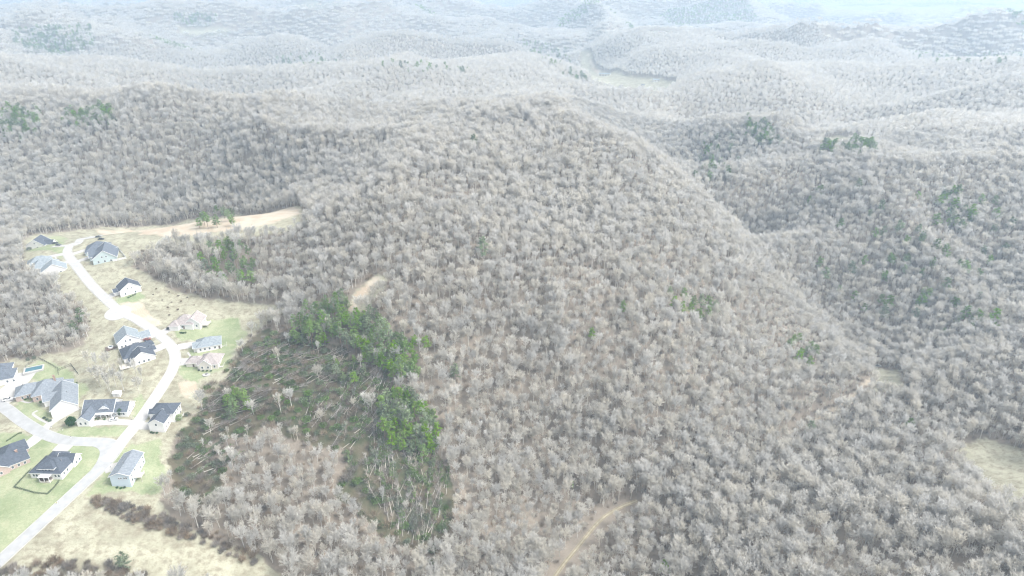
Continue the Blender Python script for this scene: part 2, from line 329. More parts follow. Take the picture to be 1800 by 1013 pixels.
# ---------------------------------------------------------------- the ground: one sheet out to the horizon
def ground_sheet():
    rr = [0.0]; r = 60.0
    while r < 8800: rr.append(r); r *= 1.0052 if r < 1600 else 1.010
    rr.append(8900.0)
    fine = np.radians(np.arange(-50, 50.01, .22)); coarse = np.radians(np.arange(56, 304, 6)); az = np.concatenate([fine, coarse])
    R = np.array(rr)[1:]; X = np.outer(R, np.sin(az)); Y = np.outer(R, np.cos(az))
    x = np.concatenate([[0.], X.ravel()]); y = np.concatenate([[0.], Y.ravel()]); z = height(x, y)
    nr, na = X.shape; i = np.arange(nr - 1)[:, None] * na + 1; j = np.arange(na)[None]; j2 = (j + 1) % na
    q = np.stack([i + j, i + na + j, i + na + j2, i + j2], -1).reshape(-1, 4)[:, ::-1]
    tri = np.stack([np.zeros(na, int), 1 + np.arange(na), 1 + (np.arange(na) + 1) % na], -1)[:, ::-1]
    me = bpy.data.meshes.new('ground'); me.from_pydata(np.stack([x, y, z], 1).tolist(), [], q.tolist() + tri.tolist())
    jx = x + 5 * (vnoise(x / 9, y / 9, 21) - .5); jy = y + 5 * (vnoise(x / 9, y / 9, 22) - .5)
    def blur(mask): return mask.astype(float)
    open_ = np.zeros(len(x), bool)
    for p in CLEAR: open_ |= inside(p, jx, jy)
    lawn = np.zeros(len(x), bool)
    for p in LAWNS: lawn |= inside(p, jx, jy)
    dirt = near_line(LANE, x, y, 1.6)
    for p in DIRT: dirt |= inside(p, jx, jy)
    blow = np.zeros(len(x), bool)
    for p in BLOW: blow |= inside(p, x + 16 * (vnoise(x / 14, y / 14, 51) - .5), y + 16 * (vnoise(x / 14, y / 14, 52) - .5))
    white = inside(CLEAR[6], x, y) | inside(CLEAR[7], x, y) | inside(CLEAR[8], x, y) | inside(CLEAR[9], x, y)
    c = np.stack([lawn & ~dirt, open_, dirt, blow | white], 1).astype(np.float32)
    a = me.color_attributes.new('cover', 'FLOAT_COLOR', 'POINT'); a.data.foreach_set('color', c.ravel())
    me.materials.append(ground_material())
    for p in me.polygons: pass
    me.polygons.foreach_set('use_smooth', [True] * len(me.polygons))
    o = bpy.data.objects.new('ground', me); COL.objects.link(o); tag(o, kind='structure')
def ground_material():
    m = bpy.data.materials.new('ground'); m.use_nodes = True; n = m.node_tree; L = n.links.new; b = n.nodes['Principled BSDF']; b.inputs['Roughness'].default_value = 1; b.inputs['Specular IOR Level'].default_value = .05
    g = n.nodes.new('ShaderNodeNewGeometry')
    def noise(sc, det=5, ro=.6):
        t = n.nodes.new('ShaderNodeTexNoise'); t.inputs['Scale'].default_value = sc; t.inputs['Detail'].default_value = det; t.inputs['Roughness'].default_value = ro; L(g.outputs['Position'], t.inputs['Vector']); return t.outputs[0]
    def rng(v, a, bb, c, d):
        t = n.nodes.new('ShaderNodeMapRange'); 
        for i, q in enumerate((a, bb, c, d)): t.inputs[i + 1].default_value = q
        L(v, t.inputs[0]); return t.outputs[0]
    def mix(f, a, bb):
        t = n.nodes.new('ShaderNodeMix'); t.data_type = 'RGBA'; L(f, t.inputs[0])
        for i, q in ((6, a), (7, bb)):
            if isinstance(q, tuple): t.inputs[i].default_value = (*q, 1)
            else: L(q, t.inputs[i])
        return t.outputs[2]
    at = n.nodes.new('ShaderNodeVertexColor'); at.layer_name = 'cover'; sp = n.nodes.new('ShaderNodeSeparateColor'); L(at.outputs[0], sp.inputs[0])
    big, mid, fine = noise(.012), noise(.09), noise(.9, 6, .7)
    litter = mix(rng(mid, .35, .65, 0, 1), (.17, .145, .12), (.27, .235, .195))
    litter = mix(rng(fine, .35, .7, 0, .7), litter, (.28, .245, .20))
    straw = mix(rng(mid, .38, .62, 0, 1), (.31, .30, .225), (.44, .43, .33))
    straw = mix(rng(noise(.28), .46, .66, 0, .75), straw, (.21, .18, .13))
    straw = mix(rng(fine, .5, .72, 0, .7), straw, (.24, .215, .155))
    lawn = mix(rng(noise(.05), .38, .62, 0, 1), (.235, .285, .16), (.36, .385, .25))
    lawn = mix(rng(noise(.22), .5, .68, 0, .6), lawn, (.40, .40, .27))
    lawn = mix(rng(fine, .45, .75, 0, .5), lawn, (.17, .20, .10))
    dirt = mix(rng(mid, .4, .6, 0, 1), (.46, .38, .29), (.52, .47, .385))
    dirt = mix(rng(fine, .5, .75, 0, .6), dirt, (.42, .34, .25))
    blow = mix(rng(mid, .42, .58, 0, 1), (.07, .08, .045), (.125, .11, .075))
    c = mix(at.outputs[1], litter, blow)
    c = mix(sp.outputs[1], c, straw)
    c = mix(sp.outputs[0], c, lawn)
    c = mix(sp.outputs[2], c, dirt)
    L(c, b.inputs['Base Color'])
    bp = n.nodes.new('ShaderNodeBump'); bp.inputs['Strength'].default_value = .5; bp.inputs['Distance'].default_value = .6; L(fine, bp.inputs['Height']); L(bp.outputs[0], b.inputs['Normal'])
    return m
LAWNS = []; DIRT = []
LAWNS += [world_poly(p) for p in [
 [(-40,1010),(-40,780),(20,760),(70,762),(130,778),(178,788),(182,800),(165,828),(110,880),(50,935),(0,985)],
 [(60,1000),(130,925),(200,860),(235,830),(285,840),(285,880),(215,880),(150,885)][:0] or [(150,880),(200,815),(225,780),(290,770),(285,870),(200,868)],
 [(85,765),(130,745),(140,745),(235,750),(215,768),(120,770)],
 [(15,725),(50,690),(95,735),(75,752),(40,735)],
 [(40,650),(75,632),(130,650),(150,690),(130,705),(60,672)],
 [(305,575),(370,560),(420,560),(430,590),(395,650),(340,672),(322,665),(322,635),(345,600),(315,600)],
 [(198,528),(235,508),(250,520),(215,545)],[(45,445),(55,425),(110,415),(120,440),(100,470),(110,470),(95,440)],
 [(232,700),(250,690),(262,735),(240,745)],[(225,585),(250,588),(262,598),(240,600)],
]]
DIRT += [world_poly(p) for p in [
 [(170,404),(255,403),(330,393),(420,380),(520,364),(532,376),(470,394),(400,408),(330,412),(300,416),(250,412),(180,412)],
 [(605,548),(622,515),(655,490),(672,484),(655,510),(645,530),(620,545)],
 [(215,530),(245,530),(280,570),(260,578),(235,560)], [(318,672),(352,665),(350,690),(325,700)],
 [(1028,92),(1032,92),(1046,118),(1058,128),(1053,130),(1040,120)],
]]
ground_sheet()
# ================================================================ woodland
def in_view(x, y, z, marg=70):
    "rough photo position of a point: only to choose which trees are worth an object of their own"
    dz = z - CAMZ; d = y * CP - dz * SP; v = -(y * SP + dz * CP) / d
    return x / d * FOC + 900, v * FOC + 506.5, d
def jitter_grid(s, r0, r1, amax, seed):
    rg = np.random.default_rng(seed); n = int(r1 / s) + 2
    gx, gy = np.meshgrid(np.arange(-n, n + 1) * s, np.arange(0, n + 1) * s)
    x = gx.ravel() + rg.uniform(-.48, .48, gx.size) * s; y = gy.ravel() + rg.uniform(-.48, .48, gx.size) * s
    r = np.hypot(x, y); a = np.degrees(np.arctan2(x, y)); k = (r > r0) & (r < r1) & (abs(a) < amax) & (y > 130)
    return x[k], y[k], rg
def density(x, y):
    d = np.ones(len(x)); d *= .82 + .38 * smooth(.2, .5, vnoise(x / 32, y / 32, 31))
    for p in BLOW: d[inside(p, x, y)] = .04
    jx = x + 16 * (vnoise(x / 14, y / 14, 51) - .5); jy = y + 16 * (vnoise(x / 14, y / 14, 52) - .5)
    for p in THIN: k_ = inside(p, jx, jy); d[k_] *= .25 + .55 * vnoise(x[k_] / 20, y[k_] / 20, 53)
    for p in BLOW: d[inside(p, jx, jy)] = .04
    for p in PINELAND: d[inside(p, x, y)] = .12
    for p in GAPS: d[inside(p, x, y)] = .25
    for p in CLEAR: d[inside(p, x, y)] = 0
    d[near_line([(a + 1, b - 3) for a, b in TRACK], x, y, 5.5)] = 0; d[near_line(LANE, x, y, 5)] = 0
    d[inside(COPSE, x, y)] = 0
    return d
COPSE = world_poly([(150,640),(205,655),(250,690),(235,702),(160,690),(145,665)])
THIN = [world_poly(p) for p in [[(318,740),(345,700),(440,720),(540,760),(640,790),(660,900),(620,900),(560,850),(480,820),(400,840),(340,820)], [(390,880),(440,870),(600,900),(690,1000),(600,1010),(450,950)][:0] or [(1390,720),(1470,660),(1520,670),(1480,720),(1400,780)]]]
PINELAND = [np.array([cast(*q, 6) for q in p]) for p in [
 [(505,580),(530,540),(600,508),(615,522),(600,546),(640,540),(680,552),(700,585),(730,600),(745,650),(705,680),(672,650),(630,625),(590,605),(550,600)],
 [(660,700),(690,678),(735,685),(765,715),(780,775),(745,795),(695,785),(665,755)], [(350,440),(395,420),(450,435),(448,495),(400,505),(345,470)], [(390,690),(432,674),(440,708),(400,726)],
 [(1172,505),(1190,512),(1245,518),(1268,545),(1240,562),(1180,535)]]]
def scatter(name, protos, x, y, idx, sc, kind='stuff', label=None, cat=None):
    "a mass nobody could count: points carrying whole plants"
    col = bpy.data.collections.new(name + '_kinds')
    for i, me in enumerate(protos):
        o = bpy.data.objects.new('%s_kind_%02d' % (name, i), me); col.objects.link(o)
    n = len(x); z = height(x, y); me = bpy.data.meshes.new(name)
    me.vertices.add(n); me.vertices.foreach_set('co', np.stack([x, y, z], 1).astype(np.float32).ravel())
    rg = np.random.default_rng(5)
    a = me.attributes.new('proto', 'INT', 'POINT'); a.data.foreach_set('value', idx.astype(np.int32))
    rot = np.stack([rg.normal(0, .03, n), rg.normal(0, .03, n), rg.uniform(0, 6.283, n)], 1).astype(np.float32)
    a = me.attributes.new('turn', 'FLOAT_VECTOR', 'POINT'); a.data.foreach_set('vector', rot.ravel())
    a = me.attributes.new('size', 'FLOAT_VECTOR', 'POINT'); a.data.foreach_set('vector', np.repeat(sc, 3).astype(np.float32))
    o = bpy.data.objects.new(name, me); COL.objects.link(o); tag(o, label, cat, kind=kind)
    ng = bpy.data.node_groups.new(name, 'GeometryNodeTree')
    ng.interface.new_socket('Geometry', in_out='INPUT', socket_type='NodeSocketGeometry'); ng.interface.new_socket('Geometry', in_out='OUTPUT', socket_type='NodeSocketGeometry')
    N = ng.nodes.new; L = ng.links.new
    gi, go, ip, ci = N('NodeGroupInput'), N('NodeGroupOutput'), N('GeometryNodeInstanceOnPoints'), N('GeometryNodeCollectionInfo')
    ci.inputs['Collection'].default_value = col; ci.inputs['Separate Children'].default_value = True; ci.inputs['Reset Children'].default_value = True
    def attr(nm, ty):
        t = N('GeometryNodeInputNamedAttribute'); t.data_type = ty; t.inputs['Name'].default_value = nm; return t.outputs[0]
    er = N('FunctionNodeEulerToRotation'); L(attr('turn', 'FLOAT_VECTOR'), er.inputs[0])
    L(gi.outputs[0], ip.inputs['Points']); L(ci.outputs[0], ip.inputs['Instance']); ip.inputs['Pick Instance'].default_value = True
    L(attr('proto', 'INT'), ip.inputs['Instance Index']); L(er.outputs[0], ip.inputs['Rotation']); L(attr('size', 'FLOAT_VECTOR'), ip.inputs['Scale']); L(ip.outputs[0], go.inputs[0])
    md = o.modifiers.new('plants', 'NODES'); md.node_group = ng
    return o
def whole(T, K, tm, km):
    g = Geo(); g.join(T, mi=tm); g.join(K, mi=km if not any(K.m) else None) if km is not None else g.join(K)
    return g
full = []
for nm, h, T, K, *_ in BARE_M:
    g = Geo(); g.join(T, mi=0); g.join(K, mi=1); full.append(g.mesh('bare_' + nm, PAL))
# --- near woods
x, y, rg = jitter_grid(4.5, 170, 1150, 55, 3)
keep = rg.random(len(x)) < density(x, y); x, y = x[keep], y[keep]; z = height(x, y)
pt = rg.choice(6, len(x), p=[.24, .22, .17, .13, .12, .12])
sc = rg.uniform(.42, .88, len(x)) * (.82 + .25 * vnoise(x / 80, y / 80, 44))
small = vnoise(x / 60, y / 60, 45) > .72; sc[small] *= .75
px, py, dd = in_view(x, y, z + 10)
vis = (px > 15) & (px < 1785) & (py < 985) & (py > 0)
big = np.where(vis, np.array([b[1] for b in BARE_M])[pt] * sc / dd, 0)
SEL = np.argsort(-big)[:278]
mask = np.zeros(len(x), bool); mask[SEL] = True
NEAR = dict(x=x[mask], y=y[mask], p=pt[mask], s=sc[mask], px=px[mask], py=py[mask])
scatter('woodland', full, x[~mask], y[~mask], pt[~mask], sc[~mask], label='leafless grey hardwood forest covering the hillsides', cat='forest')
x, y, rg = jitter_grid(4.0, 170, 1000, 50, 9)
keep = rg.random(len(x)) < np.minimum(density(x, y) + 1.2 * np.any([inside(p, x, y) for p in BLOW + THIN], axis=0), 1) * .8; x, y = x[keep], y[keep]
UNDER = []
for k in range(3):
    g = bush_geo(70 + k, 2.6, 3.6, 110, .06); UNDER.append(g.mesh('undergrowth', M['brush']))
for k in range(2):
    T, K = bare_tree(80 + k, 8, 2.0, .3, 5, 4, 10, .07, 1.3, .8, .09); g = Geo(); g.join(T, mi=0); g.join(K, mi=1); UNDER.append(g.mesh('sapling', PAL))
UNDER.append(leafy_geo(88, 2.2, 1.8, 260, .26).mesh('vine_tangle', M['fallen_green']))
scatter('undergrowth', UNDER, x, y, np.where(rg.random(len(x)) < .42 * np.any([inside(p, x, y) for p in BLOW], axis=0), 5, np.where(np.any([inside(p, x, y) for p in BLOW], axis=0), rg.integers(0, 3, len(x)), rg.integers(0, 5, len(x)))), rg.uniform(.45, 1.0, len(x)) * (1 + .5 * np.any([inside(p, x, y) for p in BLOW], axis=0)), label='brown brush and saplings on the forest floor', cat='undergrowth')
# --- middle and far woods: looser trees, then whole stands of them
def loose(seed, h, cr, n, tww, twl, r=None):
    r = r or random.Random(seed); g = Geo()
    g.tube([(0,0,-1), (0,0,h*.6)], [.25,.12], 3, 0)
    for i in range(n):
        v = Vector((r.gauss(0,1), r.gauss(0,1), r.gauss(0,1))).normalized() * r.uniform(.45, 1)
        p = Vector((v.x*cr*.8, v.y*cr*.8, h*.66 + v.z*h*.26)); d = Vector((v.x + r.gauss(0,.3), v.y + r.gauss(0,.3), abs(v.z) + .5))
        g.blade(p, d, twl*r.uniform(.7,1.3), tww, r, 1)
    return g
LOOSE = [loose(i, h, c, 300, .18, 2.3) for i, (h, c) in enumerate([(18,5.6),(20,5.0),(21,3.8),(17,6.0)])]
x, y, rg = jitter_grid(5.9, 1150, 2300, 48, 4)
keep = rg.random(len(x)) < density(x, y) * 1.1; x, y = x[keep], y[keep]
scatter('distant_woodland', [g.mesh('loose', PAL) for g in LOOSE], x, y, rg.integers(0, 4, len(x)), rg.uniform(.5, .88, len(x)), label='distant leafless hardwood forest on the ridges', cat='forest')
STAND = []
for k in range(8):
    r = random.Random(50 + k); g = Geo()
    for a in range(3):
        for b in range(3):
            if r.random() < .08: continue
            h = r.uniform(11, 16); ev = r.random() < (.05 if k < 6 else .4)
            q = loose(0, h * (.9 if ev else 1), r.uniform(2.8, 4.0) * (.7 if ev else 1), 34, .55 if not ev else .7, 2.6, r)
            g.join(q, ((a-1)*6.4 + r.uniform(-2.2,2.2), (b-1)*6.4 + r.uniform(-2.2,2.2), -1.5), 1, r.uniform(0,6), mi=3 if ev else None)
    STAND.append(g.mesh('stand', PAL))
x, y, rg = jitter_grid(17.5, 2300, 7600, 44, 6)
keep = rg.random(len(x)) < density(x, y) * 1.3; x, y = x[keep], y[keep]
idx = rg.integers(0, 6, len(x)); idx[vnoise(x / 260, y / 200, 77) > .76] = 7
scatter('horizon_woodland', STAND, x, y, idx, rg.uniform(.85, 1.1, len(x)), label='hazy forest on the farthest ridges', cat='forest')
# --- trees with an object of their own
def plant(name, parts, x, y, s, rz, label, cat, group, tilt=None, dz=0):
    r_ = empty(name, (x, y, Z(x, y) + dz), rz, label=label, cat=cat, group=group); r_.scale = (s, s, s)
    if tilt: r_.rotation_euler = (tilt[0], tilt[1], rz)
    for nm, me in parts:
        o = bpy.data.objects.new(nm, me); o.parent = r_; COL.objects.link(o)
    return r_
# ================================================================ streets and drives
M['concrete'] = mat('pale_concrete', (.45, .445, .44), noise=(.35, .12), rough=.85)
M['drive'] = mat('driveway_concrete', (.46, .45, .435), noise=(.5, .06), rough=.85)
M['kerb'] = mat('kerb_concrete', (.46, .45, .435))
M['old_road'] = mat('older_concrete', (.38, .385, .39), noise=(.3, .1), rough=.85)
M['rut'] = mat('track_mud', (.24, .20, .14), noise=(.4, .25), rough=1)
def smooth_line(p, step=2.0):
    p = [np.array(q, float).ravel()[:2] for q in p]; out = []
    for i in range(len(p) - 1):
        a, b = p[i], p[i+1]; p0 = p[i-1] if i else a * 2 - b; p3 = p[i+2] if i + 2 < len(p) else b * 2 - a
        n = max(1, int(np.hypot(*(b - a)) / step))
        for k in range(n):
            t = k / n; out.append(.5 * ((2*a) + (-p0 + b) * t + (2*p0 - 5*a + 4*b - p3) * t*t + (-p0 + 3*a - 3*b + p3) * t**3))
    out.append(p[-1]); return np.array(out)
def ribbon(g, pts, wd, dz, off=0.0, step=2.0, skirt=.5, mi=0):
    c = smooth_line(pts, step); d = np.gradient(c, axis=0); d /= np.hypot(d[:,0], d[:,1])[:,None] + 1e-9; nrm = np.stack([-d[:,1], d[:,0]], 1)
    us = np.linspace(-.5, .5, 5) * wd + off; k = len(g.v); m = len(us) + 2
    for i in range(len(c)):
        q = c[i] + nrm[i] * us[:, None]; z = height(q[:,0], q[:,1]) + dz
        row = [(*q[0], z[0] - skirt)] + [(*q[j], z[j]) for j in range(5)] + [(*q[4], z[4] - skirt)]; g.v.extend(tuple(map(float, r)) for r in row)
    for i in range(len(c) - 1):
        for j in range(m - 1): g.f.append((k + i*m + j + 1, k + i*m + j, k + (i+1)*m + j, k + (i+1)*m + j + 1)); g.m.append(mi)
def disc(g, c, R, dz, mi=0, skirt=.5):
    k = len(g.v); g.v.append((float(c[0]), float(c[1]), Z(*c) + dz))
    for R2, s in ((R*.5, 0), (R, 0), (R, -skirt)):
        for i in range(28):
            a = i / 28 * 6.28319; x, y = c[0] + R2*math.cos(a), c[1] + R2*math.sin(a); g.v.append((x, y, Z(x, y) + dz + s))
    for i in range(28):
        j = (i + 1) % 28; g.f.append((k, k+1+i, k+1+j)); g.m.append(mi)
        for b in (0, 28): g.f.append((k+1+b+i, k+29+b+i, k+29+b+j, k+1+b+j)); g.m.append(mi)
MAIN = [W(*p) for p in [(-60,1040),(0,986),(50,940),(100,894),(150,848),(188,812),(215,776),(243,742),(268,706),(288,676),(303,650),(308,626),(297,604),(270,582),(240,562),(213,549),(188,528),(160,500),(136,470),(119,446),(124,431),(141,422),(164,416)]]
SIDE = [W(*p) for p in [(205,792),(190,779),(155,777),(112,774),(76,762),(40,741),(8,717),(-40,690)]]
g = Geo(); ribbon(g, MAIN[5:], 5.9, .16); disc(g, W(207,550), 8.5, .155); disc(g, W(160,417), 9.5, .152)
tag(g.obj('road', M['concrete']), kind='structure')
g = Geo(); ribbon(g, MAIN[:7], 5.8, .15); ribbon(g, SIDE, 6.2, .145); ribbon(g, [W(*q) for q in [(150,777),(176,783),(184,796),(172,822),(140,856)]], 4.5, .1405); tag(g.obj('side_road', M['old_road']), kind='structure')
g = Geo()
for ln in (MAIN, SIDE):
    for s in (-1, 1): ribbon(g, ln, .35, .10, s * 3.25, 2.0)
tag(g.obj('kerb', M['kerb']), kind='structure')
g = Geo()
DR = [([(184,826),(212,818)],6),([(236,744),(205,742),(168,744),(158,748)],4.5),([(240,749),(272,749)],6),([(122,776),(104,794)],8.5),([(72,764),(52,780),(30,792)],7),
 ([(72,764),(92,742),(138,716)],4.5),([(-10,716),(20,700),(34,690)],7),([(-10,700),(22,682),(46,655)],13),([(272,588),(240,600)],6.5),([(298,604),(264,618)],7),
 ([(278,590),(306,574)],6),([(306,612),(345,605)],6.5),([(306,638),(346,634)],6.5),([(180,528),(208,514)],5),([(118,450),(150,440)],4.5),([(130,462),(157,453)],4.5),
 ([(120,432),(92,434)],4),([(118,446),(84,452)],4.5),([(122,460),(92,470)],5)]
for i, (p, wd) in enumerate(DR): ribbon(g, [W(*q) for q in p], wd, .115 + .0045 * i / 2, step=1.5)
tag(g.obj('driveways', M['drive']), kind='structure')
g = Geo()
for p, wd in [([(34,704),(52,708),(66,697)],1.2),([(66,722),(58,728),(72,738),(84,744)],1.4),([(330,620),(336,628),(341,631)],1.2),([(97,452),(100,458)],1)]: ribbon(g, [W(*q) for q in p], wd, .10, step=1)
tag(g.obj('footpaths', M['drive']), kind='structure')
M['track_soil'] = mat('track_soil', (.34, .31, .225), noise=(.5, .3), rough=1)
g = Geo(); ribbon(g, TRACK, 2.3, .12, step=1.5); tag(g.obj('dirt_track', M['track_soil']), kind='structure')
g = Geo(); ribbon(g, TRACK, .5, .125, .7, 1.5, .0); ribbon(g, TRACK, .5, .125, -.7, 1.5, .0); tag(g.obj('wheel_ruts', M['rut']), kind='structure')
# ================================================================ houses
def roofmat(nm, rgb): return mat(nm, rgb, rough=.9, noise=(1.1, .22))
ROOF = dict(dark=roofmat('charcoal_shingles', (.085,.10,.125)), mid=roofmat('slate_shingles', (.13,.15,.18)), blue=roofmat('pale_blue_shingles', (.25,.285,.31)),
            grey=roofmat('grey_shingles', (.22,.245,.275)), tan=roofmat('weathered_tan_shingles', (.35,.315,.305)))
WALL = dict(white=mat('white_siding', (.78,.765,.75), noise=(.4,.04)), blue=mat('light_blue_siding', (.55,.63,.69), noise=(.4,.04)), brick=mat('pinkish_brick', (.47,.37,.33), noise=(2.5,.15)),
            cream=mat('cream_siding', (.70,.66,.60), noise=(.4,.05)), teal=mat('grey_green_siding', (.50,.58,.58), noise=(.4,.04)))
M['trim'] = mat('white_trim', (.8,.8,.79)); M['glass'] = mat('window_glass', (.10,.12,.14), rough=.15, spec=.6); M['door'] = mat('dark_door', (.16,.12,.10)); M['gdoor'] = mat('garage_door_panel', (.66,.65,.63))
M['deck'] = mat('deck_boards', (.55,.52,.46), noise=(2,.15)); M['brickc'] = mat('chimney_brick', (.36,.25,.2)); M['shade'] = mat('vent_metal', (.25,.25,.26))
def slab(g, a, b, c, d, t=.16):
    "roof plane a-b (eave) c-d (top) with thickness"
    vs = [Vector(p) for p in (a, b, c, d)]; n = (vs[1]-vs[0]).cross(vs[2]-vs[0]).normalized() * t
    if n.z < 0: n = -n
    lo = vs; hi = [v + n for v in vs]; k = len(vs)
    g.add([tuple(v) for v in lo + hi], [(3,2,1,0),(4,5,6,7),(0,1,5,4),(1,2,6,5),(2,3,7,6),(3,0,4,7)])
def volume(Wg, Rg, Tg, kind, x0, x1, y0, y1, h, rise, axis='y', base=-2.6, ov=.45, zb=0):
    xm, ym = (x0+x1)/2, (y0+y1)/2
    if kind == 'gable':
        if axis == 'y':
            Wg.add([(x0,y0,base),(x1,y0,base),(x1,y0,h),(xm,y0,h+rise),(x0,y0,h),(x0,y1,base),(x1,y1,base),(x1,y1,h),(xm,y1,h+rise),(x0,y1,h)],
                   [(0,1,2,3,4),(6,5,9,8,7),(1,6,7,2),(5,0,4,9)])
            sl = rise / ((x1-x0)/2)
            for s in (-1, 1):
                xe = xm + s * ((x1-x0)/2 + ov); ze = h - sl*ov
                slab(Rg, (xe,y0-ov,ze),(xe,y1+ov,ze),(xm,y1+ov,h+rise),(xm,y0-ov,h+rise))
                for yy in (y0-ov-.03, y1+ov-.09): slab(Tg, (xe,yy,ze-.02),(xe,yy+.12,ze-.02),(xm,yy+.12,h+rise-.02),(xm,yy,h+rise-.02), .26)
                Tg.box(xe-.06+s*.08, xe+.06+s*.08, y0-ov, y1+ov, ze-.1, ze+.14)
        else:
            Wg.add([(x0,y0,base),(x0,y1,base),(x0,y1,h),(x0,ym,h+rise),(x0,y0,h),(x1,y0,base),(x1,y1,base),(x1,y1,h),(x1,ym,h+rise),(x1,y0,h)],
                   [(4,3,2,1,0),(5,6,7,8,9),(0,5,9,4),(6,1,2,7)])
            sl = rise / ((y1-y0)/2)
            for s in (-1, 1):
                ye = ym + s * ((y1-y0)/2 + ov); ze = h - sl*ov
                slab(Rg, (x0-ov,ye,ze),(x1+ov,ye,ze),(x1+ov,ym,h+rise),(x0-ov,ym,h+rise))
                for xx in (x0-ov-.03, x1+ov-.09): slab(Tg, (xx,ye,ze-.02),(xx+.12,ye,ze-.02),(xx+.12,ym,h+rise-.02),(xx,ym,h+rise-.02), .26)
                Tg.box(x0-ov, x1+ov, ye-.06+s*.08, ye+.06+s*.08, ze-.1, ze+.14)
    else:
        Wg.box(x0, x1, y0, y1, base, h)
        X0, X1, Y0, Y1 = x0-ov, x1+ov, y0-ov, y1+ov; w_, d_ = X1-X0, Y1-Y0; r = min(w_, d_)/2
        if w_ > d_: a, b = (X0+r, ym, h+rise), (X1-r, ym, h+rise)
        else: a, b = (xm, Y0+r, h+rise), (xm, Y1-r, h+rise)
        e = [(X0,Y0,h),(X1,Y0,h),(X1,Y1,h),(X0,Y1,h)]; lo = [(p[0],p[1],h-.16) for p in e]
        if w_ > d_: fs = [(0,1,5,4),(1,2,5),(2,3,4,5),(3,0,4)]
        else: fs = [(0,1,4),(1,2,5,4),(2,3,5),(3,0,4,5)]
        Rg.add(e + [a, b] + lo, fs + [(0,6,7,1),(1,7,8,2),(2,8,9,3),(3,9,6,0),(9,8,7,6)])
        Tg.box(X0-.05, X1+.05, Y0-.05, Y0-.005, h-.22, h-.04); Tg.box(X1+.005, X1+.05, Y0-.05, Y1+.05, h-.22, h-.04); Tg.box(X0-.05, X0-.005, Y0-.05, Y1+.05, h-.22, h-.04)
def win(parent, side, pos, z, w_, h_, at, mt=None, name='window'):
    "a window, door or garage door standing 3-6 cm proud of wall `side` (S,N,W,E)"
    g = Geo(); f = Geo(); s = {'S': -1, 'W': -1, 'N': 1, 'E': 1}[side]
    def bx(G, a0, a1, z0, z1, d0, d1):
        lo, hi = sorted((at + s*d0, at + s*d1))
        if side in 'SN': G.box(a0, a1, lo, hi, z0, z1)
        else: G.box(lo, hi, a0, a1, z0, z1)
    bx(g, pos - w_/2, pos + w_/2, z, z + h_, -.02, .035)
    o = g.obj(name, mt or M['glass'], parent)
    if name != 'door':
        t = .11
        bx(f, pos - w_/2 - t, pos + w_/2 + t, z - t, z, -.01, .07); bx(f, pos - w_/2 - t, pos + w_/2 + t, z + h_, z + h_ + t, -.01, .07)
        bx(f, pos - w_/2 - t, pos - w_/2, z, z + h_, -.01, .07); bx(f, pos + w_/2, pos + w_/2 + t, z, z + h_, -.01, .07)
        f.obj('frame', M['trim'], o)
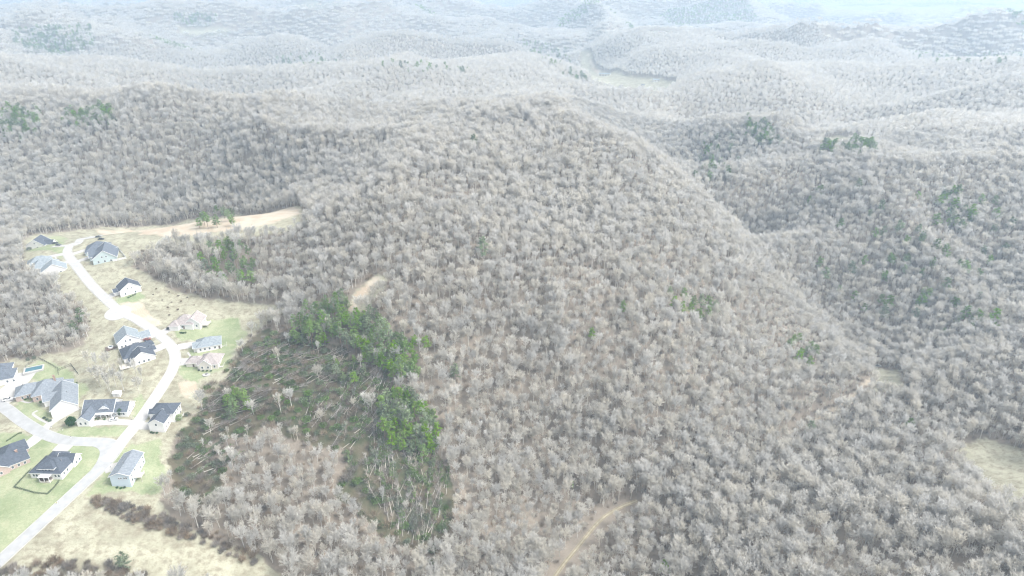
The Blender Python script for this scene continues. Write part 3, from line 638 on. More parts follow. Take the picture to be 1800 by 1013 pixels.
def house(px, py, yaw, vols, wall, roof, label, wins=(), garage=(), doors=(), chim=(), vents=(), porch=None, deck=None, dormer=(), dz=0, wname='house', sc=1.1, wing=()):
    x, y = W(px, py); x, y = float(np.ravel(x)[0]), float(np.ravel(y)[0]); z = Z(x, y) + .15 + dz
    r = empty(wname, (x, y, z), math.radians(yaw), label=label, cat='house', group='detached houses along the subdivision street')
    r.scale = (sc, sc, sc)
    Wg, Rg, Tg, W2 = Geo(), Geo(), Geo(), Geo()
    for i, v in enumerate(vols):
        volume(W2 if wing and i in wing else Wg, Rg, Tg, v[0], *[q + (.003 * i if k == 4 else 0) for k, q in enumerate(v[1:7])], *(v[7:] or ()), base=-2.6 - .01 * i)
    Wg.obj('walls', WALL[wall], r)
    if W2.v: W2.obj('wing_walls', WALL['white'], r)
    ro = Rg.obj('roof', ROOF[roof], r); Tg.obj('trim', M['trim'], r)
    for c in chim:
        g = Geo(); g.box(c[0]-.5, c[0]+.5, c[1]-.35, c[1]+.35, 1, c[2]); g.box(c[0]-.6, c[0]+.6, c[1]-.45, c[1]+.45, c[2], c[2]+.15); g.obj('chimney', M['brickc'], ro)
    for c in vents:
        g = Geo(); g.tube([(c[0], c[1], c[2]-.6), (c[0], c[1], c[2]+.5)], [.14,.14], 6); g.tube([(c[0], c[1], c[2]+.5), (c[0], c[1], c[2]+.62)], [.22,.05], 6); g.obj('vent', M['shade'], ro)
    for s in dormer:   # x, y front, width, base z, rise, depth
        wg, rg, tg = Geo(), Geo(), Geo(); volume(wg, rg, tg, 'gable', s[0]-s[2]/2, s[0]+s[2]/2, s[1], s[1]+s[5], s[3], s[4], 'y', base=s[3]-.6, ov=.25)
        o = wg.obj('dormer', WALL[wall], r); rg.obj('dormer_roof', ROOF[roof], o); tg.obj('dormer_trim', M['trim'], o)
    for s in wins: win(r, s[0], s[1], s[2], s[3], s[4], s[5])
    for s in garage: win(r, s[0], s[1], .05, s[2], 2.3, s[3], M['gdoor'], 'garage_door')
    for s in doors: win(r, s[0], s[1], .05, 1.0, 2.1, s[2], M['door'], 'door')
    if porch:
        x0, x1, y0, y1, h = porch; g = Geo(); g.box(x0, x1, y0, y1, -1.5, .12)
        pf = g.obj('porch', M['deck'], r)
        n = max(2, int(max(x1-x0, y1-y0)/2.4) + 1)
        for i in range(n):
            q = Geo(); t = i/(n-1)
            a, b = (x0+.15+(x1-x0-.3)*t, y0+.15) if x1-x0 > y1-y0 else (x1-.15, y0+.15+(y1-y0-.3)*t)
            q.box(a-.11, a+.11, b-.11, b+.11, .12, h); q.obj('post', M['trim'], pf)
        q = Geo(); q.box(x0-.2, x1+.2, y0-.2, y1-.02 if x1-x0 > y1-y0 else y1+.2, h, h+.22); q.obj('porch_roof', M['trim'], pf)
    if deck:
        x0, x1, y0, y1, h = deck; g = Geo(); g.box(x0, x1, y0, y1, h-.18, h)
        for a, b in ((x0+.2,y0+.2),(x1-.2,y0+.2),(x0+.2,y1-.2),(x1-.2,y1-.2)): g.box(a-.08,a+.08,b-.08,b+.08,-2.6,h-.18)
        d = g.obj('deck', M['deck'], r); q = Geo()
        q.box(x0,x1,y0,y0+.06,h+.85,h+.93); q.box(x1-.06,x1,y0,y1,h+.86,h+.94)
        for i in range(9): t = i/8; q.box(x0+(x1-x0)*t-.03, x0+(x1-x0)*t+.03, y0+.01,y0+.05,h,h+.85); q.box(x1-.05,x1-.01, y0+(y1-y0)*t-.03, y0+(y1-y0)*t+.03,h,h+.85)
        q.obj('railing', M['trim'], d)
    return r
def row(side, at, z, xs, w_=.95, h_=1.3): return [(side, x, z, w_, h_, at) for x in xs]
house(197.4,855,5, [('gable',0,8.6,0,16.5,5.6,1.9,'y')], 'blue','grey','two-storey light blue gabled house with rear deck, nearest the brown hedgerow',
  wins=row('S',0,3.7,[4.0,4.9,6.3,7.2],.6,.9)+row('E',8.6,3.5,[2,6,11,15])+row('E',8.6,.8,[2,11,15])+row('W',0,3.5,[3,7,14]), garage=[('W',10,4.8,0)], doors=[('W',5,0)], vents=[(3,8,6.9),(2.4,12,6.6),(3,14,6.9)], deck=(8.62,12,3.5,7.5,1.2))
house(55.5,840.5,-2, [('hip',0,14.8,0,12,3.1,4.2),('hip',1,9.2,8,15.5,3.0,3.0),('hip',4,11.4,.9,8,4.9,2.2),('gable',8,15.6,8.2,14,3.2,2.6,'x')], 'white','dark','white house with dark hip roofs and square hedged back yard',
  wins=row('S',0,.9,[1.6,3,12,13.6])+row('S',.9,3.4,[6,7.5,9.2],1.1,.9)+row('E',14.8,.9,[2,4.5])+row('E',15.6,.9,[10,12.4]), garage=[('N',5,4.8,15.5)], doors=[('S',8.5,0)], vents=[(6,6,6.5),(12,6,5.9)], porch=(5.6,10.5,-2.6,0,2.5))
house(0,836,44, [('hip',-12,12.6,0,11,3.1,4),('hip',3.4,14,9,18.5,3.1,3.2),('gable',-2,4,-1.2,5,3.3,2.4,'y')], 'brick','dark','brick house with dark hip roofs, left of the hedged back yard',
  wins=row('S',0,.9,[5.5,8,10.5])+row('S',-1.2,.9,[.8])+row('E',12.6,.9,[3,7]), garage=[('E',14,5,14)], doors=[('S',-4,0)], chim=[(9,5,6.8)])
house(137,750,4, [('gable',0,6,0,12.5,3.1,2.4,'y'),('gable',-.6,14.8,7.6,18,3.15,4.3,'x'),('gable',15.6,22,7.4,16.6,3.0,3.2,'x')], 'white','mid','white ranch house with triangular dormer and pillared porch beside the round evergreen',
  wins=row('S',0,.9,[1.8,4.2])+row('S',7.6,.9,[7.4,9.4,13])+row('S',7.4,.9,[17.5,20])+row('E',22,.9,[10,14])+row('W',0,.9,[4,9]), doors=[('S',11.2,7.6)], dormer=[(10.2,8.6,4.6,4.2,1.9,4)], porch=(6.1,14.8,5.6,7.6,2.75), vents=[(4,12,7),(2,14,6.6)], garage=[('E',5,4.8,6)][:0])
house(264,758.7,2, [('gable',0,7.6,0,9,4.9,2.4,'y'),('hip',-2.6,9.6,7.6,17,5.6,3.2),('gable',-3.4,1.2,8.6,12.4,4.7,1.8,'x')], 'white','dark','tall white house with dark roof across the street from the ranch house',
  wins=row('S',0,3.3,[3.8])+row('E',7.6,.9,[2,5])+row('E',7.6,3.4,[3,7])+row('E',9.6,3.6,[10,13,15.5])+row('E',9.6,.8,[10,15]), garage=[('W',4.5,4.8,0)], doors=[('S',-1.5,7.6)], deck=(9.62,12.6,9,13,1.2), vents=[(6,13,8)])
house(33.5,706.3,30, [('hip',-1,12,0,10.5,3.3,3.6),('hip',7,21,-5,8.6,3.6,5.2),('gable',16,28,-25,-3,3.4,4.6,'y'),('gable',12.5,19,-13,-7.5,3.5,2.6,'x'),('hip',19,26,-4,5,3.2,3)], 'brick','grey', wing=(2,3), label='largest house, brick with joined grey roofs and angled garage wing',
  wins=row('S',0,.9,[2,4.4,6.2])+row('S',-5,.9,[9,11.5])+row('W',16,.9,[-22,-18])+row('E',28,.9,[-20,-14,-8]), garage=[('S',22,5,-25)], doors=[('S',5.6,0)], chim=[(18,3,9.2)], vents=[(24,-15,7),(3,6,6.4)])
house(11,676,24, [('hip',-18,4,0,11,3.4,3.8),('hip',-8,1,9,19,3.3,3.2),('gable',-12,-6,-2,5,3.5,3,'y')], 'white','mid','house with slate hip roofs beside the blue swimming pool',
  wins=row('S',0,.9,[-3,1,4])+row('E',4,.9,[3,8]), garage=[('E',15,5,1)], doors=[('S',-5,0)], vents=[(0,9,6.5)])
house(231,646,36, [('gable',0,13.2,0,8,3.4,4.2,'y'),('hip',-2.4,13.2,5.5,19,3.5,4.6),('hip',10,15,7.8,12.4,3.3,2.4),('hip',9.6,15.2,14.6,19.6,3.3,2.4)], 'white','dark','large dark-roofed house with white side gable, touching the pale blue-roofed house',
  wins=row('S',0,.9,[2,4.5,7,9.5])+row('W',-2.4,.9,[8,11,15]), garage=[('E',10.1,4.2,15)], doors=[('E',13.4,13.2)], deck=(-5.6,-.4,-.8,5,.5), vents=[(3,12,7.6),(6,15,7)])
house(209,616,34, [('gable',0,12,0,13,4.4,4.2,'y'),('gable',10,18,2.4,9.6,3.1,2.4,'x')], 'white','blue','white gabled house with pale blue roof beside the hot tub deck',
  wins=row('S',0,1,[2,4,8,10],.8,1.2)+row('S',0,4.2,[4.6,7],.8,1.1)+row('W',0,1,[4,9]), garage=[('E',6,4.6,18)], doors=[('N',13.5,9.6)], chim=[], vents=[])
house(303,581.7,2, [('hip',0,12,2,13,3.1,4.4),('gable',7,16,3,13,3.2,3.8,'y'),('hip',-1.6,4,0,7,3,2.4)], 'white','tan','white house with pinkish roof and square deck, uppermost of three at the bend',
  wins=row('S',2,.9,[5.6])+row('S',3,.9,[9,11.5,14])+row('E',16,.9,[6,10]), garage=[('W',3.4,4.6,-1.6)], doors=[('S',6.4,2)], deck=(16.02,20,5,10.5,.6), vents=[(7,9,6)])
house(347,620.8,22, [('hip',0,13.6,0,10.5,3.2,3.6),('gable',-1.8,3,1.2,7,3.0,2,'x')], 'white','blue','low house with pale grey-blue hip roof, middle of three at the bend',
  wins=row('S',0,.9,[2,4.4,7,10])+row('E',13.6,.9,[3,7]), garage=[('W',4.1,4.4,-1.8)], doors=[('S',12.4,0)], deck=(13.62,16.6,1,5,.5), vents=[(5,6,6.2)])
house(348,649.9,4, [('hip',0,11.6,0,11.5,3.2,4.4),('hip',-7,2.5,2.2,9.4,3.0,2.8),('gable',1.4,8,-.8,5,3.3,3,'y')], 'cream','tan','tan-roofed cream house beside the round fire pit',
  wins=row('S',0,.9,[9.6])+row('S',-.8,.9,[3,6.2])+row('E',11.6,.9,[3,8]), garage=[('W',5.8,4.6,-7)], doors=[('S',-3,2.2)], deck=(11.62,14,.6,4.4,.5), vents=[(5,8,6.2),(2.6,3,5.4)])
house(213,523,38, [('gable',0,12.6,0,10.5,4.2,4.4,'y'),('gable',-3,1.5,3.6,7.2,3,1.6,'x'),('gable',1,7,9.6,14.5,3,2.6,'y')], 'white','dark','small white gabled house with dark roof standing alone beside the upper street',
  wins=row('S',0,.9,[3,9])+row('S',0,4.2,[5,7.4],.7,1.1)+row('E',12.6,1,[3,7]), garage=[('W',8.6,3.4,0)], doors=[('W',5.4,-3)], vents=[(3,4,6.2)])
house(165,466.5,24, [('gable',0,13.4,0,17,3.6,5,'y'),('hip',-5.4,8.6,15,28,3.7,4.6),('gable',-2.4,3,6,12,3.5,2.4,'x')], 'teal','mid','long grey-green duplex with slate roofs and a white fenced yard',
  wins=row('S',0,.9,[3,6.5,10])+row('S',0,4,[5.4,7.8],.8,1)+row('E',13.4,.9,[4,9,13]), garage=[('W',9,4.4,-2.4),('W',21,4.6,-5.4)], doors=[('W',4,0)], vents=[(2,24,6.6),(4,4,6.8)], sc=1.22)
house(47.5,440.3,6, [('gable',0,13.2,0,11,3.6,4.4,'y'),('gable',11,17.6,3,9,3.2,2.4,'x')], 'white','dark','white gabled house with dark roof, farthest house against the woods',
  wins=row('S',0,1,[8,10.4])+row('S',0,4.6,[6.6],.8,1)+row('E',17.6,.9,[6]), garage=[('S',14.4,3.6,3)], doors=[('E',8.2,17.6)])
house(76,489,32, [('gable',0,12.4,0,9,3.4,3.8,'y'),('hip',-5,9,7.6,17,3.5,4),('hip',-7,6,15,25,3.4,3.8)], 'white','blue','long white house with pale blue hip roofs at the wood edge',
  wins=row('S',0,.9,[3,6,9.4])+row('W',-5,.9,[10,14]), garage=[('E',4.5,4.6,12.4),('E',20,4.6,6)], doors=[('E',12,9)], sc=1.28)
# ================================================================ trees standing as things of their own
def Wc(px, py, hc):
    "foot of a plant whose crown centre, hc above the ground, shows at this photo position"
    return cast(px, py, hc)
def pt_in(poly, n, seed, gap, crown=0):
    "n spots spread inside a photo-drawn region"
    r = random.Random(seed); xs = [p[0] for p in poly]; ys = [p[1] for p in poly]; P = np.array(poly, float); out = []; tries = 0
    while len(out) < n and tries < n * 60:
        tries += 1; q = (r.uniform(min(xs), max(xs)), r.uniform(min(ys), max(ys)))
        if not inside(P, np.array([q[0]]), np.array([q[1]]))[0]: continue
        w_ = Wc(*q, crown) if crown else tuple(float(v) for v in W(*q))
        if all((w_[0]-a)**2 + (w_[1]-b)**2 > gap*gap for a, b in out): out.append(w_)
    return out
FORM = ['wide spreading', 'round-crowned', 'tall narrow', 'slender upright', 'broad heavy-crowned', 'small thin']
TRK = smooth_line(TRACK)
def region(x, y, px, py):
    if px < 330: return 'behind the lower left straw field'
    if px < 470: return 'between the estate and the windblown clearing' if py < 850 else 'right of the straw field'
    if px < 560: return 'on the lower left forest slope'
    if px < 640: return 'below the windblown clearing'
    if px < 730: return 'left of the clearing\'s lower tip'
    if px < 830: return 'right of the clearing\'s lower tip'
    if py < 700: return 'on the hillside right of the pines'
    if near_line(TRACK, np.array([x]), np.array([y]), 32)[0]:
        k = int(np.argmin(np.hypot(TRK[:,0]-x, TRK[:,1]-y))); return 'lining the dirt track\'s left side' if x < TRK[k,0] else 'lining the dirt track\'s right side'
    if px < 980: return 'well left of the dirt track'
    if px < 1120: return 'near the dirt track\'s upper end'
    if px < 1250: return 'well right of the dirt track'
    if px < 1380: return 'on the near slope\'s left half'
    if px < 1500: return 'on the middle of the near slope'
    if px < 1640: return 'on the near slope\'s right half'
    return 'below the right-hand pasture'
ORD = ['leftmost', 'second from left', 'third from left', 'fourth from left', 'fifth from left', 'sixth from left', 'seventh from left', 'eighth from left', 'ninth from left', 'tenth from left', 'eleventh from left', 'twelfth from left', 'thirteenth from left', 'fourteenth from left', 'fifteenth from left', 'sixteenth from left']
def name_trees(rows, group):
    "rows: (object, description, photo x); those alike are told apart by their order from the left"
    by = {}
    for o, d, px in rows: by.setdefault(d, []).append((px, o))
    for d, l in by.items():
        l.sort(key=lambda q: q[0]); n = len(l)
        for k, (px, o) in enumerate(l):
            o['group'] = group
            if n == 1: o['label'] = d
            elif k == n - 1 and n > 2: o['label'] = d + ', rightmost such'
            elif k < 16: o['label'] = d + ', ' + ORD[k]
            else: o['label'] = d + ', %dth from left' % (k + 1)
rows = []
for i in range(len(NEAR['x'])):
    p = int(NEAR['p'][i]); nm, h, T, K, tm, km = BARE_M[p]; x, y, s_ = float(NEAR['x'][i]), float(NEAR['y'][i]), float(NEAR['s'][i])
    o = plant('bare_tree', (('trunk', tm), ('crown', km)), x, y, s_, random.uniform(0, 6.28), 'x', 'tree', 'x')
    far_ = 'farther' if NEAR['py'][i] < 925 else 'nearer'
    rows.append((o, '%s %s bare tree %s' % (far_, FORM[p], region(x, y, NEAR['px'][i], NEAR['py'][i])), float(NEAR['px'][i])))
name_trees(rows, 'leafless trees of the near woods')
rows = []
for x, y in pt_in([(148,640),(205,650),(262,668),(255,695),(170,690),(142,668)], 15, 3, 4.2):
    p = random.choice([2,3,3,5,0]); nm, h, T, K, tm, km = BARE_M[p]
    o = plant('bare_tree', (('trunk', tm), ('crown', km)), x, y, random.uniform(.55,.8), random.uniform(0,6.28), 'x', 'tree', 'x')
    rows.append((o, '%s bare tree in the copse among the houses' % FORM[p], in_view(x, y, Z(x, y))[0]))
name_trees(rows, 'trees in the copse among the houses')
# pale-barked trees that catch the eye
M['white_bark'] = mat('white_bark', (.76,.74,.70), spec=.1, thin=.3)
PALE = {}
for k in (0, 4, 3):
    nm, h, T, K, tm, km = BARE_M[k]; PALE[k] = (T.mesh('trunk', M['white_bark']), K.mesh('crown', M['white_bark']))
for px, py, k, s, lab in [(978,716,4,.95,'large white-barked tree with open spreading limbs in mid-forest right of the pines'),(1150,845,4,1.0,'whitest broad tree standing at the far end of the dirt track'),(1040,765,0,1,'pale spreading tree in the forest above the dirt track bend'),
        (1255,800,4,.9,'broad whitish tree between the dirt track end and the lane'),(1355,786,0,.9,'whitish spreading tree beside the pale woodland lane'),(640,700,3,.9,'lone white slender tree in the middle of the windblown clearing'),(405,800,3,1.0,'lone white slender tree left of the windblown clearing, above the dark fallen pines'),(800,690,0,1,'pale spreading tree just right of the lower pine clump')]:
    s *= .8; x, y = Wc(px, py, 9); plant('pale_tree', (('trunk', PALE[k][0]), ('crown', PALE[k][1])), x, y, s, 1.0, lab, 'tree', 'pale-barked trees')
g = Geo(); g.tube([(0,0,-1),(0,0,6),(.3,0,9)], [.5,.42,.36], 8); t_ = g
def snag(limbs):
    k = Geo(); t = Geo(); t.tube([(0,0,-1),(0,0,6),(.2,0,8)], [.5,.42,.38], 8)
    r = random.Random(4)
    for az, el, L in limbs:
        d = Vector((math.cos(az)*math.cos(el), math.sin(az)*math.cos(el), math.sin(el))); p0 = Vector((.2,0,7.6)); m = p0 + d*L*.5 + Vector((0,0,-.6)); e = p0 + d*L + Vector((0,0,1.5))
        k.tube([p0, m, e], [.3,.22,.06], 5)
        for j in range(6): q = m.lerp(e, r.random()); k.tube([q, q + Vector((r.gauss(0,1), r.gauss(0,1), r.uniform(.3,1.5)))*1.6], [.1,.02], 3)
    return t, k
t, k = snag([(0,.6,9),(3.1,.7,8),(1.4,.9,7),(3.6,.3,6),(.3,1.1,8)])
x, y = Wc(817, 462, 8); plant('snag', (('trunk', t.mesh('trunk', M['white_bark'])), ('limb', k.mesh('limb', M['white_bark']))), x, y, 1.0, 0, 'white forked dead tree left of the lone green conifer', 'dead tree', None)
x, y = Wc(768, 452, 8); plant('snag', (('trunk', bpy.data.meshes['trunk'] if 0 else t.mesh('trunk', M['white_bark'])), ('limb', k.mesh('limb', M['white_bark']))), x, y, .9, 2, 'smaller pale dead tree, second left of the lone green conifer', 'dead tree', None)
# evergreens
M['pine_lime'] = mat('bright_pine_needles', (.24,.37,.09), rnd=.22, noise=(.6,.3), spec=.15, thin=.35)
LIME = [K.mesh('crown', [M['pine_lime'], M['pine_bark']]) for nm, h, T, K, tm, km in PINE_M]
def pines(poly, n, seed, gap, kinds, s0, s1, label, group, lime=0.0, crown=9):
    r = random.Random(seed); rows = []; ys_ = [q[1] for q in poly]; ys = (min(ys_)*.67 + max(ys_)*.33, min(ys_)*.33 + max(ys_)*.67)
    for x, y in pt_in(poly, n, seed, gap, crown):
        k = r.choice(kinds); nm, h, T, K, tm, km = PINE_M[k]
        if r.random() < lime: km = LIME[k]
        lit = km is LIME[k]; o = plant('pine_tree', (('trunk', tm), ('crown', km)), x, y, r.uniform(s0, s1), r.uniform(0,6.28), 'x', 'pine tree', 'x')
        px, py, _ = in_view(x, y, Z(x, y) + 9); row_ = (', back row' if py < ys[0] else ', middle row' if py < ys[1] else ', front row') if n > 9 else ''
        rows.append((o, ('light green ' if lit else 'dark green ') + ['tall', 'full', 'young', 'ragged'][k] + ' ' + label + row_, px))
    name_trees(rows, group)
pines([(512,572),(535,545),(600,515),(612,525),(598,546),(640,545),(672,555),(692,585),(722,605),(735,645),(705,665),(672,640),(640,612),(590,592),(550,592),(520,590)], 122, 1, 3.6, [0,1,1,1,3], .75, 1.05, 'pine in the dense stand', 'pines above the windblown clearing', .6)
pines([(668,700),(690,682),(730,690),(758,715),(772,770),(745,785),(700,775),(672,752)], 50, 2, 3.5, [1,1,0], .75, 1.05, 'pine in the clump right of the clearing', 'pines right of the windblown clearing', .75)
pines([(570,622),(640,615),(650,660),(600,655),(575,645)], 7, 3, 6, [1,2], .7, 1.0, 'pine just below the dense stand', 'pines just below the dense stand', .9)
pines([(395,690),(432,678),(436,705),(400,722)], 8, 4, 5, [1,2], .7, 1.0, 'pine in the small clump left of the clearing', 'small pine clump near the junction', .8)
pines([(355,440),(395,422),(445,435),(440,490),(400,497),(350,470)], 26, 5, 6.5, [0,1,3], .75, 1.05, 'pine in the grove behind the duplex', 'pine grove behind the duplex', .15)
pines([(340,378),(372,368),(405,358),(422,372),(415,382),(345,390)], 10, 6, 6, [0,1], .75, 1.0, 'pine above the bare ridge strip', 'pines above the bare ridge strip', .25)
pines([(1172,505),(1190,515),(1240,520),(1262,545),(1240,556),(1215,540),(1180,530)], 13, 7, 6, [0,1], .75, 1.1, 'pine on the main hill flank', 'pines on the right flank of the main hill', .6)
pines([(1385,590),(1420,585),(1440,625),(1420,640),(1385,612)], 9, 8, 6, [1,0], .75, 1.0, 'pine above the valley opening', 'pines above the valley opening', .5)
pines([(700,575),(745,585),(760,610),(720,615)], 5, 9, 7, [2,1], .7, .9, 'pine right of the dense stand', 'small pines right of the dense stand', .4)
pines([(0,208),(70,205),(72,232),(0,245)], 14, 10, 9, [0,1], .9, 1.2, 'pine on the far left hill', 'pines on the far left hill', 0)
pines([(108,212),(195,206),(200,220),(115,222)], 14, 11, 8, [0,1], .8, 1.1, 'pine along the left hill crest', 'pine row on the left hill crest', .1)
for px, py, k, s, lab, li in [(848,436,0,1.35,'tall lone green conifer in the bare forest at picture centre',0),(800,652,1,1.0,'solitary bushy pine in bare forest just right of the pine clump',.9),(1426,752,1,1.05,'solitary yellow-green pine beside the pale lane end',1),(1600,746,1,.9,'solitary green pine above the right-hand pasture corner',.3),
        (1168,996,1,.85,'solitary low green pine at the bottom edge right of the track',1),(1040,588,0,.8,'slim green pine alone on the main hill flank',.6),(215,985,1,.9,'olive evergreen in the brush at the foot of the straw field',.2),(140,556,0,1.0,'dark cedar at the wood edge left of the street',0),(128,575,1,.9,'lower dark cedar at the wood edge left of the street',0),
        (1550,362,0,1.1,'dark green conifer high on the far right slope',0),(832,250,0,1.2,'dark conifer on the crest of the central ridge',0),(1476,510,1,.9,'green conifer low on the far right slope',0),(1095,540,0,.8,'slim green pine above the dark hollow of the main hill',.4),(610,800,2,1.0,'lime green young tree at the foot of the windblown clearing',1),(1005,850,2,.7,'yellow-green sapling in forest above the dirt track',1)]:
    nm, h, T, K, tm, km = PINE_M[k]; x, y = Wc(px, py, h*s*.6); plant('pine_tree', (('trunk', tm), ('crown', LIME[k] if li > .5 else km)), x, y, s, 1.7, lab, 'pine tree', None)
# evergreens beyond counting, on the far ridges
FE = []
rgf = np.random.default_rng(8)
for poly, n, cr in [([(0,204),(75,202),(78,234),(0,248)], 34, 0), ([(105,208),(200,202),(204,222),(112,224)], 30, 0), ([(20,55),(160,48),(170,85),(110,105),(30,90)], 230, 0), ([(480,108),(520,98),(600,104),(598,122),(500,124)], 60, 0), ([(640,112),(730,118),(840,128),(840,140),(700,132)], 30, 0), ([(1310,215),(1350,230),(1380,265),(1330,268),(1300,245)], 40, 0), ([(1425,262),(1500,258),(1540,270),(1530,285),(1430,275)], 46, 0),
        ([(900,70),(1000,90),(1010,125),(960,120)], 70, 0), ([(985,135),(1010,130),(1040,148),(1000,150)], 20, 0), ([(1180,240),(1300,250),(1300,330),(1220,320)], 26, 0), ([(1400,330),(1780,360),(1780,600),(1560,600),(1420,480)], 60, 0), ([(1600,100),(1800,100),(1800,120),(1600,118)], 60, 0), ([(300,30),(380,26),(380,48),(320,48)], 70, 0),([(1650,340),(1720,370),(1700,420),(1640,390)], 22, 0)]:
    P_ = np.array(poly, float); k = 0
    while k < n:
        q = (rgf.uniform(P_[:,0].min(), P_[:,0].max()), rgf.uniform(P_[:,1].min(), P_[:,1].max()))
        if inside(P_, np.array([q[0]]), np.array([q[1]]))[0]: FE.append(tuple(float(v) for v in W(*q))); k += 1
FE = np.array(FE)
def far_pine(T, K):
    q = Geo(); q.join(T, mi=4); q.join(Geo(), mi=3); k = len(q.f); q.join(K); q.m[k:] = [3 if a == 0 else 4 for a in K.m]; return q.mesh('evergreen', PAL)
scatter('distant_evergreens', [far_pine(p[2], p[3]) for p in PINE_M[:2]], FE[:,0], FE[:,1], rgf.integers(0, 2, len(FE)), rgf.uniform(.85, 1.35, len(FE)), label='dark evergreens scattered over the far ridges', cat='forest')
# ---------------------------------------------------------------- the windblown clearing: trees thrown down by the wind
def fallen(seed, L, green):
    r = random.Random(seed); T = Geo(); B = Geo()
    T.tube([(0,0,.35),(L*.5,0,.7),(L,0,1.0)], [.17,.12,.03], 6)
    for i in range(7): a = i/7*6.28; T.tube([(0,0,.4),(-.9,.9*math.cos(a),.5+.9*math.sin(a))], [.1,.02], 3)   # torn root plate
    for i in range(26):
        x = L * r.uniform(.28, 1); p = Vector((x, 0, .35 + .65*x/L)); s = r.choice((-1,1)); d = Vector((r.uniform(.4,1), s*r.uniform(.2,.9), r.uniform(-.05,.8))).normalized(); q = p + d*r.uniform(1.2, 3.2)*(1.2 - .6*x/L)
        B.tube([p, q], [.045,.01], 3, 0)
        for j in range(9 if not green else 4):
            c = p.lerp(q, r.uniform(.3,1)); B.blade(c, d + Vector((r.gauss(0,.5), r.gauss(0,.5), r.gauss(.1,.4))), r.uniform(.8,1.6), .045, r, 0)
        if green:
            for j in range(16): c = p.lerp(q, r.uniform(.35,1.1)) + Vector((r.gauss(0,.2), r.gauss(0,.2), r.gauss(0,.15))); B.leaf(c, r.uniform(.22,.42), .16, r, .4, 1)
    return T.mesh('trunk', M['down_bark']), B.mesh('branches', [M['fallen_twig'], M['fallen_green']])
M['down_bark'] = mat('weathered_bark', (.52,.48,.43), rnd=.3, spec=.1); M['fallen_twig'] = mat('grey_brown_branches', (.33,.295,.26), rnd=.3, spec=.05)
FB = [fallen(1, 15, False), fallen(2, 12, False), fallen(5, 17, False)]; FG = [fallen(3, 14, True), fallen(4, 16, True)]
def blowdown(poly, n, seed, ang, spread, green, lab, grp):
    r = random.Random(seed); rows = []
    for x, y in pt_in(poly, n, seed, 2.4):
        px, py, dd = in_view(x, y, Z(x, y)); a = math.radians(ang + r.gauss(0, spread)); x2, y2 = (float(v) for v in W(px + 14*math.cos(a), py - 14*math.sin(a)))
        yaw = math.atan2(y2-y, x2-x); L = 14.0; z0, z1 = Z(x, y), Z(x + L*math.cos(yaw), y + L*math.sin(yaw)); g_ = r.random() < green
        me = r.choice(FG if g_ else FB)
        sz = r.uniform(.75, 1.1); o = plant('fallen_tree', (('trunk', me[0]), ('branches', me[1])), x, y, sz, yaw, 'x', 'fallen tree', 'x')
        q = (py - min(p[1] for p in poly)) / (max(p[1] for p in poly) - min(p[1] for p in poly)); rows.append((o, ('long ' if sz > .92 else 'short ') + ('green-needled ' if g_ else 'bare grey ') + lab + ([', far side', ', middle', ', near side'][min(2, int(q*3))] if n > 20 else ''), px))
        o.rotation_euler = (0, -math.atan2(z1 - z0, L) - math.radians(r.uniform(0, 7)), yaw)
    name_trees(rows, grp)
blowdown([(445,610),(505,590),(560,605),(590,640),(580,690),(500,690),(450,650)], 66, 1, 14, 10, .6, 'fallen tree in the upper clearing', 'fallen trees, upper clearing')
blowdown([(590,650),(680,650),(690,700),(662,770),(600,800),(520,740),(560,690)], 74, 2, 52, 16, .6, 'fallen tree in the mid clearing', 'fallen trees, middle clearing')
blowdown([(660,775),(700,775),(765,800),(785,870),(780,940),(740,975),(690,940),(640,850)], 92, 3, 88, 16, .6, 'fallen tree in the lower clearing', 'fallen trees, lower clearing')
blowdown([(335,730),(390,655),(440,625),(450,690),(430,740),(360,775)], 42, 4, 20, 16, .18, 'fallen tree on the clearing\'s left edge', 'fallen trees, left edge')
blowdown([(315,812),(345,796),(388,812),(372,838),(330,842)], 12, 5, 25, 10, 1.0, 'fallen pine in the dark green pile', 'fallen pines in the dark pile')
# ---------------------------------------------------------------- bushes
BUSH = [bush_geo(90 + i, 2.1, 2.6, 230, .06).mesh('bush', M['brush']) for i in range(3)]
BR = {}
def bush(x, y, s, lab, grp, me=None, name='brown_bush', cat='bush'):
    kb = random.randrange(3); o = bpy.data.objects.new(name, me or BUSH[kb]); COL.objects.link(o); o.location = (x, y, Z(x, y)); o.rotation_euler = (0,0,random.uniform(0,6.28)); o.scale = (s,s,s); BR.setdefault(grp, []).append((o, lab, in_view(x, y, Z(x, y))[:2], s)); return tag(o, lab, cat, grp)
for x, y in pt_in([(158,882),(185,874),(225,888),(262,898),(330,925),(345,950),(322,948),(262,930),(195,903)], 62, 5, 2.0): bush(x, y, random.uniform(.8,1.5), 'brown bush in the hedgerow', 'hedgerow bushes above the straw field')
for x, y in pt_in([(0,1000),(40,988),(110,985),(215,992),(262,1010),(225,1050),(0,1050)], 60, 6, 2.6): bush(x, y, random.uniform(.9,1.7), 'bush in the scrub below the field', 'scrub bushes below the straw field')
for x, y in pt_in([(345,930),(440,975),(470,1000),(420,985),(350,955)], 16, 7, 3): bush(x, y, random.uniform(.8,1.4), 'brown bush right of the field', 'bushes right of the straw field')
for x, y in pt_in([(270,505),(330,520),(350,545),(300,560),(262,530)], 12, 8, 5): bush(x, y, random.uniform(.35,.6), 'brown bush on the rough bank', 'bushes on the rough bank')
